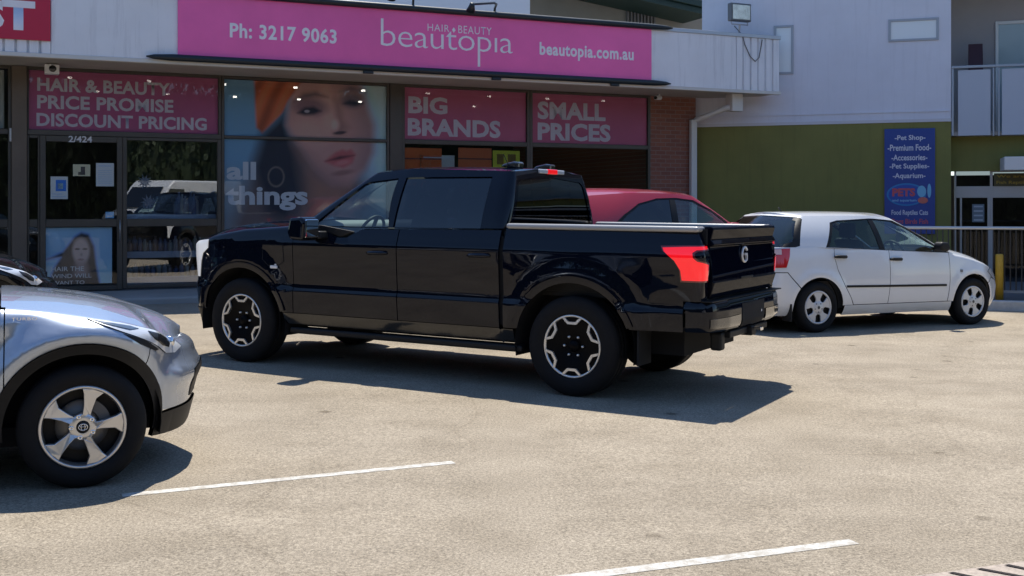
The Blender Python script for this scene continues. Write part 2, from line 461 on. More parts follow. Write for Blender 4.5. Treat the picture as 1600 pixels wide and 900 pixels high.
gut = MB(); gut.box((S_LEFT, YF - .012, ZSOF - .02), (S_END + .012, YF + .10, ZSOF + .045)); part("eaves_trim", gut, mat("pale_trim", (0.60, 0.59, 0.56), rough=0.6), bevel=.006)
# fascia: flat sheet in the middle, ribbed sheet at both ends
s80, s278, s1018, s1150 = (SH.at(p, 60, YF)[0] for p in (80, 278, 1018, 1150))
fa = MB(); fa.box((s80, YF, ZSOF + .047), (s1150, YF + .09, Z_FT - .03))
part("fascia_sheet", fa, M_fascia)
def ribbed(s0, s1, pitch, wid):
    pts = []; s_ = s0
    while s_ < s1 - 1e-6:
        pts += [(s_, YF + .05), (s_ + pitch * .10, YF + .002), (s_ + pitch * .84, YF + .002), (s_ + pitch * .92, YF + .05)]
        s_ += pitch
    pts += [(s1, YF + .05), (s1, YF + .09), (s0, YF + .09)]
    m_ = MB(); m_.prism(pts, 'z', ZSOF + .047, Z_FT - .03); return m_
part("ribbed_sheet", ribbed(s1150 + .003, S_END, (S_END - s1150) / 6.0, 0), M_fascia)
part("ribbed_sheet", ribbed(S_LEFT, s80 - .003, 0.17, 0), M_fascia)
rt = MB(); rt.box((S_END - .05, YF + .092, ZSOF + .047), (S_END - .002, 1.6, Z_FT - .03)); rt.box((S_BR1, 1.55, ZSOF + .047), (S_END - .052, 1.6, Z_FT - .03)); part("fascia_return", rt, M_fascia)
cp = MB(); cp.box((S_LEFT, YF - .02, Z_FT - .03), (S_END + .01, YF + .16, Z_FT + .05)); part("parapet_cap", cp, mat("galvanised_cap", (0.42, 0.45, 0.5), rough=0.4, metal=0.5), bevel=.01)

# window frames: each bay is a frame with its own panes
def bay(s0, s1, rails, mull=.05, name="shop_window", top=ZSOF - .004, bot=Z_SILL, gm=None, d=.06):
    f = MB()
    f.box((s0, -.03, bot - .03), (s0 + mull, d, top)); f.box((s1 - mull, -.03, bot - .03), (s1, d, top))
    zs = [(bot - .03, bot + .03)] + rails + [(top - .05, top)]
    for (a, b) in zs: f.box((s0 + mull, -.027, a), (s1 - mull, d - .003, b))
    fr = part(name, f, M_frame, bevel=.006, bseg=1)
    for i in range(len(zs) - 1):
        p = MB(); p.box((s0 + mull, 0.0, zs[i][1]), (s1 - mull, .006, zs[i + 1][0]))
        part("pane", p, gm or M_glass, fr)
    return fr
s18, s42, s62, s186, s197, s340, s350, s608, s627, s822, s832, s1008 = (sx(p) for p in (18, 42, 62, 186, 197, 341, 350, 608, 627, 822, 832, 1008))
TR = (Z_TR0, Z_TR1); RL = (Z_R0, Z_R1)
c_ = MB(); c_.box((s18, -.09, ZFP), (s42, .1, ZSOF - .004)); part("column", c_, M_column, bevel=.01)
sA = sx(191.5)
# the wide pink panel over the door and the window beside it is one pane
f = MB(); s345 = sx(345.5)
f.box((s42 + .003, -.03, ZSOF - .055), (s345, .06, ZSOF - .004)); f.box((s42 + .003, -.03, Z_TR0), (s345, .06, Z_TR1)); f.box((s42 + .003, -.028, Z_TR1), (s42 + .03, .058, ZSOF - .055)); f.box((s345 - .05, -.028, Z_TR1), (s345, .058, ZSOF - .055))
ov = part("shop_window", f, M_frame, bevel=.006, bseg=1)
p = MB(); p.box((s42 + .03, 0, Z_TR1), (s345 - .05, .006, ZSOF - .055)); part("pane", p, M_glass, ov)
bay(s42 + .003, s62, [RL], .03, top=Z_TR0 - .003, bot=ZFP + .06)
bay(sA, s345, [RL], .07, top=Z_TR0 - .003, gm=glass('reflective_shop_glass', (.85, .87, .88), ior=2.1))
bay(s345 + .003, s608 + .0, [(Z_TR0 + .02, Z_TR1 - .015)], .05)
w = MB(); w.box((s608 + .003, -.05, Z_SILL - .2), (s627, .08, ZSOF - .004)); part("mullion", w, M_frame, bevel=.006)
s827 = sx(827)
bay(s627 + .003, s827, [TR, RL], .06)
bay(s827 + .003, S_BR0 + .008, [TR, RL], .06)
# neighbouring shop to the left, net curtain behind its glass
bay(S_LEFT, s18 - .003, [TR, RL], .05)
cur = MB(); pts = []; k = 0; s_ = S_LEFT + .1
while s_ < s18 - .08:
    pts.append((s_, .22 + .035 * math.sin(k * 1.7) + .01 * math.sin(k * .63))); s_ += .035; k += 1
vs = [(a, b, Z_TR1 + .02) for a, b in pts] + [(a, b, ZSOF - .06) for a, b in pts]; n_ = len(pts)
cur.add(vs, [(i, i + 1, n_ + i + 1, n_ + i) for i in range(n_ - 1)], True)
tag(cur.build("curtain", mat("net_curtain", (0.5, 0.52, 0.5), rough=0.9), None, SH.M), "pale pleated curtain behind the glass of the left neighbouring shop", "curtain")
# door
dr = MB(); z0, z1 = ZFP + .02, Z_TR0 - .004; a, b = s62 + .003, sA - .003
zt_ = SH.at(120, 222)[1]
dr.box((a, -.035, z0), (a + .09, .045, z1)); dr.box((b - .09, -.035, z0), (b, .045, z1)); dr.box((a + .09, -.032, zt_), (b - .09, .042, z1)); dr.box((a + .09, -.032, Z_R0), (b - .09, .042, Z_R1)); dr.box((a + .09, -.032, z0), (b - .09, .042, SH.at(120, 447)[1]))
door = part("shop_door", dr, M_frame, bevel=.006, bseg=1)
for (q0, q1) in ((Z_R1, zt_), (SH.at(120, 447)[1], Z_R0)):
    p = MB(); p.box((a + .09, 0, q0), (b - .09, .006, q1)); part("pane", p, M_glass, door)
h = MB(); h.tube([(b - .045, -.035, 1.0), (b - .045, -.085, 1.0), (b - .045, -.085, 1.35), (b - .045, -.035, 1.35)], .012); part("door_handle", h, mat("handle_steel", (0.4, 0.4, 0.4), rough=.3, metal=.9), door)
n0, n1 = SH.at(107, 222, -.035), SH.at(144, 213, -.035)
letters("street_number", "2/424", mat("number_vinyl", (0.62, 0.62, 0.64)), door, n0[0], n1[0], n0[1], n1[1], -.036, bold=.02)
# lock block on the neighbour's frame
w = MB(); q = SH.at(18, 212); w.box((q[0] - .03, -.07, q[1] - .1), (q[0] + .02, -.032, q[1] + .12)); part("lock_box", w, mat("lock_metal", (.5, .5, .5), rough=.4, metal=.5), bevel=.006)
# downpipe: rain head, elbow and pipe at the brick end
dp = MB(); M_pipe = mat("pipe_white", (0.62, 0.62, 0.60), rough=0.5)
yp = -.09
q1, q0 = SH.at(1083, 190, yp), SH.at(1083, 300, yp)
xr = SH.at(1146, 165, YF + .45)
dp.box((q1[0] - .07, yp - .05, ZFP), (q1[0] + .07, yp + .05, q1[1] + .04))
dp.box((xr[0] - .13, YF + .3, ZSOF - .36), (xr[0] + .13, YF + .55, ZSOF - .005))
part("rain_head", dp, M_pipe, bevel=.012)
dp = MB(); a = Vector((q1[0], yp, q1[1] - .02)); b = Vector((xr[0] - .05, YF + .42, ZSOF - .28))
dp.tube([a + Vector((0, 0, -.02)), a + Vector((.06, -.02, .06)), b + Vector((-.1, 0, 0)), b], .055, 12); part("pipe_elbow", dp, M_pipe)

# sign board with its two dark rails
def sgn(px, py, y=YF - .03): return SH.at(px, py, y)
z_b, z_t = sgn(640, 108)[1], sgn(640, 14)[1]
s0, s1 = sgn(278, 50)[0], sgn(1018, 90)[0]
base = ((s0 + s1) / 2, YF - .03, z_b)
sign = SH.thing("shop_sign", base, "long magenta beautopia sign board with white lettering between dark rails on the awning", "sign")
M_pink = mat("magenta_sign", (0.86, 0.135, 0.41), rough=0.35, var=0.10, vscale=0.5)
m_ = MB(base); m_.box((s0, YF - .03, z_b), (s1, YF - .003, z_t)); m_.build("sign_panel", M_pink, sign)
M_rail = mat("dark_rail", (0.006, 0.014, 0.022), rough=0.45)
for (z_, p0, p1) in ((z_b - .02, 228, 1047), (z_t + .01, 170, 1050)):
    a, b = sgn(p0, 80)[0], sgn(p1, 80)[0]
    m_ = MB(base); m_.tube([(a, YF - .06, z_), (a + .12, YF - .06, z_), (a + .4, YF - .06, z_), (b - .4, YF - .06, z_), (b - .12, YF - .06, z_), (b, YF - .06, z_)], [.01, .038, .055, .055, .038, .01], 14)
    m_.build("sign_rail", M_rail, sign)
for px_ in (575, 775, 960):
    m_ = MB(base); s_ = sgn(px_, 100)[0]; m_.box((s_ - .09, YF - .07, z_b - .12), (s_ + .09, YF - .02, z_b - .05)); m_.build("rail_clip", M_rail, sign, bevel=.01)
M_ink = mat("white_sign_vinyl", (0.80, 0.78, 0.82), rough=0.5)
def sign_text(name, t, x0, yt0, yb0, x1, yt1, yb1, bold, spacing=1.0):
    A, B = sgn(x0, yb0), sgn(x1, yt1); C_, D_ = sgn(x0, yt0), sgn(x1, yb1)
    zlo, zhi = (A[1] + D_[1]) / 2, (B[1] + C_[1]) / 2
    return letters(name, t, M_ink, sign, A[0], B[0], zlo, zhi, YF - .03, base, bold=bold, spacing=spacing)
sign_text("phone_number", "Ph: 3217 9063", 359, 37, 60, 526, 44, 68, .028, 1.08)
sign_text("tagline", "HAIR", 668, 37, 48, 702, 39, 50, -.002, 1.1)
sign_text("tagline", "BEAUTY", 716, 40, 52, 768, 43, 55, -.002, 1.1)
nm = sign_text("shop_name", "beautop\u0131a", 595, 32, 97, 801, 40, 106, -.010, .95)
me = nm.data; co = np.empty(len(me.vertices) * 3); me.vertices.foreach_get("co", co); co = co.reshape(-1, 3)
ref = text_mesh("x", 0); xh = max(v.co.y for v in ref.vertices); ref2 = text_mesh("bp", 0); asc = max(v.co.y for v in ref2.vertices); dsc = min(v.co.y for v in ref2.vertices)
z0_, z1_ = co[:, 2].min(), co[:, 2].max(); yy = dsc + (co[:, 2] - z0_) / (z1_ - z0_) * (asc - dsc)
H_ = z1_ - z0_; bl = z0_ + H_ * .37
co[:, 2] = np.where(yy < 0, bl + yy / (-dsc) * (bl - z0_), np.where(yy < xh, bl + yy / xh * .56 * (z1_ - bl), bl + (z1_ - bl) * (.56 + .44 * (yy - xh) / (asc - xh))))
me.vertices.foreach_set("co", co.reshape(-1)); me.update()
sign_text("web_address", "beautopia.com.au", 843, 68, 93, 990, 73, 99, .03, 1.08)
m_ = MB(base); q = sgn(709, 47); m_.prism([(q[0] - .035, q[1]), (q[0], q[1] - .05), (q[0] + .035, q[1]), (q[0], q[1] + .05)], 'y', YF - .033, YF - .0305); m_.build("tagline_diamond", M_ink, sign)

# red sign of the neighbour
z_b, z_t = sgn(40, 62)[1], sgn(40, 62)[1] + 1.1
s0, s1 = S_LEFT + 2, sgn(79, 40)[0]
base = ((s0 + s1) / 2, YF - .03, z_b)
rs = SH.thing("shop_sign", base, "red sign board with cropped white capitals at the left end of the awning", "sign")
m_ = MB(base); m_.box((s0, YF - .03, z_b), (s1, YF - .003, z_t)); m_.build("sign_panel", mat("red_sign", (0.50, 0.012, 0.05), rough=0.4, var=.05, vscale=1), rs)
A, B = sgn(-33, 44), sgn(55, 2)
letters("sign_lettering", "ST", M_ink, rs, A[0], B[0], A[1], B[1], YF - .03, base, bold=.05)

# ---------------------------------------------------------------- window graphics
def soft_poly(X, Y, pts, soft):
    """1 inside the polygon, 0 outside, with a soft edge (in the same units as the points)"""
    pts = np.asarray(pts, float); n = len(pts)
    d = np.full(X.shape, 1e9); inside = np.zeros(X.shape, bool)
    for i in range(n):
        a = pts[i]; b = pts[(i + 1) % n]; e = b - a
        t = np.clip(((X - a[0]) * e[0] + (Y - a[1]) * e[1]) / (e @ e + 1e-9), 0, 1)
        d = np.minimum(d, np.hypot(X - a[0] - t * e[0], Y - a[1] - t * e[1]))
        c = ((a[1] > Y) != (b[1] > Y)) & (X < (b[0] - a[0]) * (Y - a[1]) / (b[1] - a[1] + 1e-12) + a[0])
        inside ^= c
    sd = np.where(inside, d, -d)
    return np.clip(sd / soft * .5 + .5, 0, 1)
def ell(X, Y, cx, cy, rx, ry, rot=0, soft=.35):
    c, s_ = math.cos(rot), math.sin(rot); u = ((X - cx) * c + (Y - cy) * s_) / rx; v = (-(X - cx) * s_ + (Y - cy) * c) / ry
    return np.clip((1 - np.hypot(u, v)) / soft + .5, 0, 1)
def over(C, col, m): return C * (1 - m[..., None]) + np.array(lin(col)) * m[..., None]

def art_panel(name, s0, s1, z0, z1, y, nx, ny, fn, label, cat, see=.0, k=K):
    """a printed sheet: flat grid in the wall frame whose vertices carry the ink colours"""
    base = ((s0 + s1) / 2, y, z0)
    S, Z = np.meshgrid(np.linspace(s0, s1, nx), np.linspace(z0, z1, ny))
    wx = SH.o[0] + SH.d[0] * S - SH.d[1] * y; wy = SH.o[1] + SH.d[1] * S + SH.d[0] * y
    X = 800 + FPX * wx / wy; Y = HY + FPX * (CAMH - Z) / wy
    C = np.clip(fn(X, Y) * k, 0, .85)
    me = bpy.data.meshes.new(name)
    co = np.stack([S - base[0], np.zeros_like(S), Z - base[2]], -1).reshape(-1, 3)
    idx = np.arange(nx * ny).reshape(ny, nx)
    F = np.stack([idx[:-1, :-1], idx[:-1, 1:], idx[1:, 1:], idx[1:, :-1]], -1).reshape(-1, 4)
    me.from_pydata(co.tolist(), [], F.tolist())
    at = me.color_attributes.new("print", 'FLOAT_COLOR', 'POINT')
    rgba = np.concatenate([C.reshape(-1, 3), np.ones((nx * ny, 1))], 1).astype(np.float32)
    at.data.foreach_set("color", rgba.reshape(-1))
    o = link_mesh(name, me, print_mat("printed_film" + ("_see" if see else ""), see), None, SH.M @ Matrix.Translation(base))
    return tag(o, label, cat), base

def face_art(X, Y):
    x = (X - 300) * 3.4625; y = (Y - 100) * 3.4625
    C = np.zeros(X.shape + (3,)) + np.array(lin((66, 92, 112)))
    C = over(C, (108, 130, 142), np.clip((x - 850) / 120, 0, 1))
    C = over(C, (74, 84, 92), np.clip((y - 520) / 200, 0, 1))
    # neck, shoulders and the falling hair
    C = over(C, (62, 52, 52), soft_poly(x, y, [(330, 560), (430, 380), (620, 420), (760, 640), (900, 620), (960, 700), (1000, 1300), (200, 1300), (215, 850)], 60))
    C = over(C, (92, 66, 58), soft_poly(x, y, [(640, 600), (860, 640), (840, 800), (900, 1250), (560, 1250), (620, 820)], 60))
    C = over(C, (20, 22, 32), soft_poly(x, y, [(500, 250), (380, 370), (330, 560), (400, 800), (520, 860), (600, 720), (560, 470)], 40))
    # face
    C = over(C, (116, 86, 82), soft_poly(x, y, [(560, 60), (890, 60), (935, 190), (985, 330), (980, 480), (940, 570), (850, 655), (760, 650), (660, 560), (580, 440), (510, 330), (525, 200)], 22))
    C = over(C, (78, 62, 66), soft_poly(x, y, [(860, 60), (935, 190), (990, 330), (985, 480), (940, 570), (900, 560), (930, 420), (890, 250), (800, 100)], 70) * .8)
    C = over(C, (92, 68, 66), soft_poly(x, y, [(560, 430), (680, 540), (760, 600), (840, 640), (760, 660), (640, 570)], 50) * .8)
    C = over(C, (132, 100, 92), ell(x, y, 640, 370, 100, 70, .3, .9) * .55)
    C = over(C, (136, 104, 96), ell(x, y, 735, 250, 38, 130, -.12, .9) * .5)
    # brow, eyes
    C = over(C, (58, 44, 48), soft_poly(x, y, [(552, 205), (600, 160), (670, 150), (735, 180), (670, 176), (605, 190)], 14) * .9)
    C = over(C, (56, 48, 58), soft_poly(x, y, [(800, 150), (860, 120), (930, 140), (940, 160), (860, 145)], 14) * .85)
    C = over(C, (74, 54, 62), ell(x, y, 640, 232, 95, 46, .1, .7) * .8)
    C = over(C, (24, 24, 34), soft_poly(x, y, [(570, 265), (610, 235), (660, 230), (700, 255), (660, 272), (610, 276)], 10))
    C = over(C, (120, 112, 120), ell(x, y, 622, 256, 14, 8, 0, .6) * .7)
    C = over(C, (64, 54, 62), ell(x, y, 865, 200, 62, 40, .1, .7) * .8)
    C = over(C, (26, 26, 36), soft_poly(x, y, [(815, 215), (850, 195), (905, 200), (925, 215), (880, 228)], 9))
    # nose
    C = over(C, (84, 60, 58), soft_poly(x, y, [(770, 190), (800, 215), (815, 300), (845, 345), (820, 372), (770, 372), (795, 330)], 26) * .75)
    C = over(C, (44, 30, 34), ell(x, y, 800, 372, 34, 9, -.1, .7))
    C = over(C, (148, 118, 112), ell(x, y, 775, 330, 20, 30, 0, .9) * .5)
    # mouth
    C = over(C, (112, 58, 60), soft_poly(x, y, [(715, 528), (775, 478), (815, 462), (835, 470), (860, 460), (885, 490), (868, 535), (820, 562), (770, 552)], 10))
    C = over(C, (50, 26, 32), soft_poly(x, y, [(722, 526), (800, 498), (880, 494), (800, 516)], 7))
    C = over(C, (142, 82, 82), ell(x, y, 815, 534, 40, 12, -.2, .8) * .6)
    C = over(C, (76, 52, 52), ell(x, y, 815, 588, 55, 14, -.15, .9) * .7)
    # head scarf
    sc_ = soft_poly(x, y, [(335, 40), (610, 40), (590, 100), (520, 200), (490, 262), (380, 372), (348, 345), (340, 200)], 9)
    fold = .5 + .5 * np.sin((x * .86 + y * .5) * .062 + .9 * np.sin(y * .012))
    SCF = np.array(lin((132, 64, 40))) * (0.45 + .62 * fold[..., None])
    C = C * (1 - sc_[..., None]) + SCF * sc_[..., None]
    # earring
    ring = np.abs(np.hypot((x - 455) / 42, (y - 610) / 52) - 1)
    C = over(C, (112, 100, 92), np.clip(1 - ring / .16, 0, 1) * .35)
    return C
zlo, zhi = Z_SILL + .03, Z_TR0 + .02
for (za, zb, nm) in ((Z_TR1 - .015 + .004, ZSOF - .06, 0), (zlo + .004, Z_TR0 + .016, 1)):
    lab = ["upper half of the big portrait poster, woman in an orange head scarf with dark eyes", "lower half of the big portrait poster with the words all things over lips and hair"][nm]
    o, base = art_panel("window_poster", s345 + .055, s608 - .052, za, zb, .03, 190, 110 if nm == 0 else 170, face_art, lab, "poster", see=.10, k=K * 1.35)
    if nm == 1:
        M_txt = film("grey_window_lettering", shade((132, 134, 150)), .08)
        for (t_, x0, yt, yb, x1) in (("all", 354, 253, 281, 400), ("things", 352, 291, 329, 481)):
            A, B = SH.at(x0, yb, .028), SH.at(x1, yt, .028); o_ = letters("poster_lettering", t_, M_txt, o, A[0], B[0], A[1], B[1], .029, base, bold=.035)

# pink film panels
M_film = film("pink_window_film", shade((120, 56, 84)), .14)
M_film2 = film("pink_window_film_worn", shade((126, 62, 84)), .14)
M_ftxt = film("grey_film_lettering", shade((152, 132, 146)), .12)
def film_panel(s0, s1, z0, z1, lines, label, m=M_film, bold=.032):
    base = ((s0 + s1) / 2, .03, z0)
    r = SH.thing("window_film", base, label, "window sign")
    p = MB(base); p.box((s0, .028, z0), (s1, .032, z1)); p.build("film_sheet", m, r)
    for (t_, x0, x1, yt, yb) in lines:
        A, B, T_ = SH.at(x0, yb, .027), SH.at(x1, yt, .027), SH.at(x0, yt, .027)
        letters("film_lettering", t_, M_ftxt, r, A[0], B[0], A[1], T_[1], .027, base, bold=bold, spacing=1.03)
film_panel(s42 + .032, s345 - .052, Z_TR1 + .002, ZSOF - .057, [("HAIR & BEAUTY", 58, 266, 121, 142), ("PRICE PROMISE", 58, 271, 148, 169.5), ("DISCOUNT PRICING", 57, 323, 176, 197)],
           "wide pink film over the shop door reading hair and beauty price promise discount pricing")
film_panel(s627 + .065, s827 - .062, Z_TR1 + .002, ZSOF - .056, [("BIG", 638, 699, 150, 177), ("BRANDS", 637, 782, 184, 212)], "pink window film reading big brands above the orange posters", M_film2, .04)
film_panel(s827 + .065, S_BR0 - .054, Z_TR1 + .002, ZSOF - .056, [("SMALL", 840, 946, 158, 186), ("PRICES", 840, 954, 191, 219)], "pink window film reading small prices, last before the brick wall", M_film2, .04)

def hair_art(X, Y):
    x = X * 3.4625; y = (Y - 200) * 3.4625
    C = np.zeros(X.shape + (3,)) + np.array(lin((98, 122, 158)))
    C = over(C, (150, 168, 180), np.clip((y - 700) / 200, 0, 1) * .5)
    C = over(C, (26, 26, 32), soft_poly(x, y, [(400, 590), (440, 565), (480, 575), (510, 640), (522, 740), (548, 880), (250, 880), (290, 760), (330, 700), (250, 712), (340, 670), (380, 620)], 10))
    C = over(C, (128, 108, 102), ell(x, y, 438, 665, 46, 70, 0, .4))
    C = over(C, (34, 30, 34), ell(x, y, 418, 655, 14, 5, 0, .6)); C = over(C, (34, 30, 34), ell(x, y, 460, 655, 14, 5, 0, .6))
    C = over(C, (92, 66, 64), ell(x, y, 438, 712, 17, 6, 0, .6)); C = over(C, (92, 76, 72), ell(x, y, 440, 685, 7, 9, 0, .8) * .7)
    C = over(C, (112, 92, 88), soft_poly(x, y, [(410, 720), (465, 720), (480, 800), (400, 800)], 18) * .8)
    return C
A, B = SH.at(64, 445, .03), SH.at(175, 355, .03)
o, base = art_panel("window_poster", A[0], B[0], A[1], B[1], .03, 90, 80, hair_art, "small poster of a long haired woman in the lower pane of the shop door", "poster")
M_wt = mat("poster_white_ink", shade((150, 150, 155)))
for t_, x0, x1, yt, yb in (("HAIR THE", 80, 131, 417, 425), ("WIND WILL", 80, 143, 428, 436), ("WANT TO", 82, 132, 439, 446)):
    P0, P1 = SH.at(x0, yb, .03), SH.at(x1, yt, .03); letters("poster_lettering", t_, M_wt, o, P0[0], P1[0], P0[1] + .01, P1[1] + .01, .029, base, bold=.0)

# notices taped in the door glass
def notice(x0, y0, x1, y1, col, label, marks=()):
    A, B = SH.at(x0, y1, .02), SH.at(x1, y0, .02); base = ((A[0] + B[0]) / 2, .02, A[1])
    r = SH.thing("notice", base, label, "notice")
    p = MB(base); p.box((A[0], .018, A[1]), (B[0], .02, B[1])); p.build("paper", mat("paper_%d_%d_%d" % col, shade(col)), r)
    for (u0, v0, u1, v1, c) in marks:
        p = MB(base); W, H = B[0] - A[0], B[1] - A[1]
        p.box((A[0] + u0 * W, .0155, A[1] + v0 * H), (A[0] + u1 * W, .0175, A[1] + v1 * H)); p.build("printed_block", mat("ink_%d_%d_%d" % c, shade(c)), r)
gl = (120, 128, 140)
notice(79, 276, 106, 311, (150, 165, 185), "white notice with a blue square emblem taped low on the door glass", [(.3, .35, .9, .85, (40, 80, 150)), (.42, .45, .72, .7, (120, 150, 190)), (.1, .08, .9, .14, gl), (.1, .2, .7, .25, gl)])
notice(150, 255, 178, 291, (160, 165, 175), "white sheet of small print taped to the right of the door glass", [(.15, .85, .85, .9, gl)] + [(.12, .12 + .09 * i, .88, .15 + .09 * i, gl) for i in range(7)])
notice(114, 257, 141, 275, (140, 132, 110), "small tan card with a dark silhouette in the middle of the door glass", [(.45, .1, .7, .8, (50, 45, 45)), (.3, .1, .5, .35, (60, 55, 50))])
notice(165, 331, 178, 341, (70, 110, 150), "tiny blue sticker at the lower right corner of the door glass", [(.2, .2, .8, .4, (140, 160, 180))])
# orange posters low in the big brands window
notice(630, 232, 690, 300, (176, 66, 30), "orange poster with a dark stripe low in the big brands window", [(0, .74, 1, .77, (70, 40, 40))])
notice(716, 232, 768, 300, (150, 70, 40), "dull orange poster right of the narrow white strip in the big brands window", [(0, .74, 1, .77, (70, 40, 40))])
notice(770, 236, 812, 262, (176, 150, 40), "yellow price card beside the orange posters", [(.15, .2, .4, .8, (90, 70, 30)), (.55, .2, .85, .8, (90, 70, 30))])
notice(656, 243, 710, 300, (128, 130, 128), "pale grey display board standing in front of the orange poster", [(.1, .92, .9, .95, gl)])

# goods on shelves seen low in the window beside the door
M_bot = [mat("bottle_%d" % i, c, rough=.35) for i, c in enumerate([(.26, .26, .28), (.10, .13, .22), (.22, .16, .15), (.30, .30, .27), (.05, .08, .16)])]
def shelf(s0, s1, z, label):
    base = ((s0 + s1) / 2, .45, z)
    r = SH.thing("display_shelf", base, label, "shelf")
    p = MB(base); p.box((s0, .22, z - .03), (s1, .62, z)); p.build("shelf_board", mat("shelf_board", (0.3, 0.32, 0.36), rough=.5), r)
    p = MB(base); p.box((s0, .2, z - .10), (s1, .215, z + .012)); p.build("shelf_edge", mat("shelf_edge", (0.45, 0.5, 0.58), rough=.5), r)
def bottle_proto():
    m_ = MB(); m_.lathe([(0, 0), (.034, 0), (.036, .01), (.036, .13), (.028, .155), (.014, .165), (.014, .2), (0, .2)], 12)
    m_.v = [Vector((v.x, v.z, v.y)) for v in m_.v]
    return m_.mesh("bottle")
BM = bottle_proto()
def bottles(s0, s1, z, n, hmul, label, group):
    for i in range(n):
        m_ = M_bot[(i * 7 + int(z * 10)) % 5]
        o = bpy.data.objects.new("bottle", BM); COL.objects.link(o)
        if not BM.materials: BM.materials.append(m_)
        o.material_slots[0].link = 'OBJECT'; o.material_slots[0].material = m_
        o.matrix_world = SH.M @ Matrix.Translation((s0 + (s1 - s0) * (i + .5) / n, .33 + .02 * ((i * 5) % 3), z)) @ Matrix.Diagonal((1.25, 1.25, hmul * (1 + .12 * ((i * 3) % 4)), 1))
        tag(o, label, "bottle", group)
zz = [SH.at(260, 432, .3)[1], SH.at(260, 393, .3)[1]]
shelf(sA + .08, s345 - .06, zz[0], "lowest display shelf in the window right of the door")
shelf(sA + .08, s345 - .06, zz[1], "second display shelf with a pale blue edge in the window right of the door")
shelf(sA + .08, s345 - .06, SH.at(260, 336, .3)[1], "upper display shelf at rail height in the window right of the door")
bottles(sA + .1, s345 - .1, zz[0], 15, .9, "small product bottle standing on the lowest display shelf", "bottles on the lowest shelf")
bottles(sA + .1, s345 - .1, zz[1], 17, 1.0, "small product bottle standing on the second display shelf", "bottles on the second shelf")
bottles(sA + .9, s345 - .35, SH.at(260, 336, .3)[1], 8, 1.5, "taller product bottle standing on the upper display shelf", "bottles on the upper shelf")
# star stickers and lettering on the pane beside the door
M_star = film("star_sticker", shade((60, 68, 78)), .6)
for i, (px_, py_, r_) in enumerate(((226, 284, 12), (232, 316, 13))):
    c0 = SH.at(px_, py_, -.004); r_ = r_ / FPX * 19
    pts = []
    for k_ in range(20):
        rr = r_ if k_ % 2 == 0 else r_ * .45; th = k_ * math.pi / 10; pts.append((rr * math.cos(th), rr * math.sin(th)))
    m_ = MB(); m_.prism(pts, 'y', -.002, 0)
    o = m_.build("star_sticker", M_star, None, SH.M @ Matrix.Translation((c0[0], -.004, c0[1])))
    tag(o, ["grey starburst sticker high on the pane right of the door", "grey starburst sticker at the middle of the pane right of the door"][i], "sticker")
# ceiling downlights in the shop, glimpsed through the perforated film
M_bulb = mat("downlight_glow", (1, .95, .85), emit=(1.0, .92, .8), estr=14.0)
for ix in range(9):
    for iy in range(2):
        m_ = MB(); c0 = (s42 + .7 + ix * 1.35 + iy * .6, 1.3 + iy * 2.3, ZSOF - .03)
        m_.lathe([(0, 0), (.038, 0), (.038, .028), (0, .028)], 16); m_.v = [Vector((v.x, v.z, v.y)) for v in m_.v]
        o = m_.build("downlight", M_bulb, None, SH.M @ Matrix.Translation(c0)); tag(o, "small round lit downlight in the shop ceiling seen through the window film", "ceiling light", "downlights in the shop ceiling")

# security cameras, flood light and gooseneck lamps
q = SH.at(80, 107, -.5)
r = SH.thing("security_camera", (q[0], -.5, ZSOF), "white box security camera with black lens under the soffit over the door", "camera")
m_ = MB(); m_.box((-.10, -.12, -.17), (.12, .1, -.02)); m_.box((-.03, -.02, -.02), (.03, .04, 0)); m_.build("camera_body", M_white, r, bevel=.015)
m_ = MB(); m_.lathe([(0, -.135), (.05, -.135), (.055, -.12)], 20, center=(.02, 0, -.09)); m_.build("camera_lens", M_gloss_black, r)
q = SH.at(1027, 156, -.35)
r = SH.thing("security_camera", (q[0], -.35, ZSOF), "white bullet security camera under the soffit beside the brick wall", "camera")
m_ = MB(); m_.tube([(-.1, -.1, -.09), (.1, .05, -.07)], .045, 14); m_.tube([(.05, .02, -.08), (.06, .03, 0)], .025, 10); m_.build("camera_body", M_white, r)
m_ = MB(); m_.tube([(-.115, -.112, -.091), (-.1, -.1, -.09)], .036, 14); m_.build("camera_lens", M_gloss_black, r)

yl = YF + .25
q = SH.at(1156, 20, yl); zb = Z_FT + .05
r = SH.thing("flood_light", (q[0], yl, zb), "square flood light with grey frame on the awning's right end", "flood light")
hz = q[1] - zb
m_ = MB(); m_.box((-.25, -.05, hz - .18), (.25, .08, hz + .19)); m_.build("lamp_housing", mat("lamp_grey", (0.13, 0.14, 0.15), rough=.4, metal=.5), r, bevel=.02)
m_ = MB(); m_.box((-.21, -.06, hz - .14), (.21, -.052, hz + .15)); m_.build("lamp_glass", mat("lamp_reflector", (0.62, 0.60, 0.52), rough=.25, metal=.4, var=.3, vscale=9), r)
m_ = MB(); m_.tube([(-.2, .02, hz - .19), (-.2, 0, hz - .24), (.2, 0, hz - .24), (.2, .02, hz - .19)], .012); m_.tube([(0, 0, hz - .24), (0, .05, 0)], .02); m_.build("bracket", mat("lamp_bracket", (.4, .4, .42), rough=.4, metal=.6), r)
m_ = MB()
cpts = [SH.at(a, b, YF - .01) for a, b in ((1158, 38), (1160, 55), (1164, 70), (1172, 88), (1180, 96), (1186, 90), (1189, 74), (1191, 62))]
m_.tube([(a - q[0], YF - .01 - yl if i else -.03, b - zb) for i, (a, b) in enumerate(cpts)], .010, 6); m_.build("cable", mat("cable_grey", (.12, .12, .13)), r)

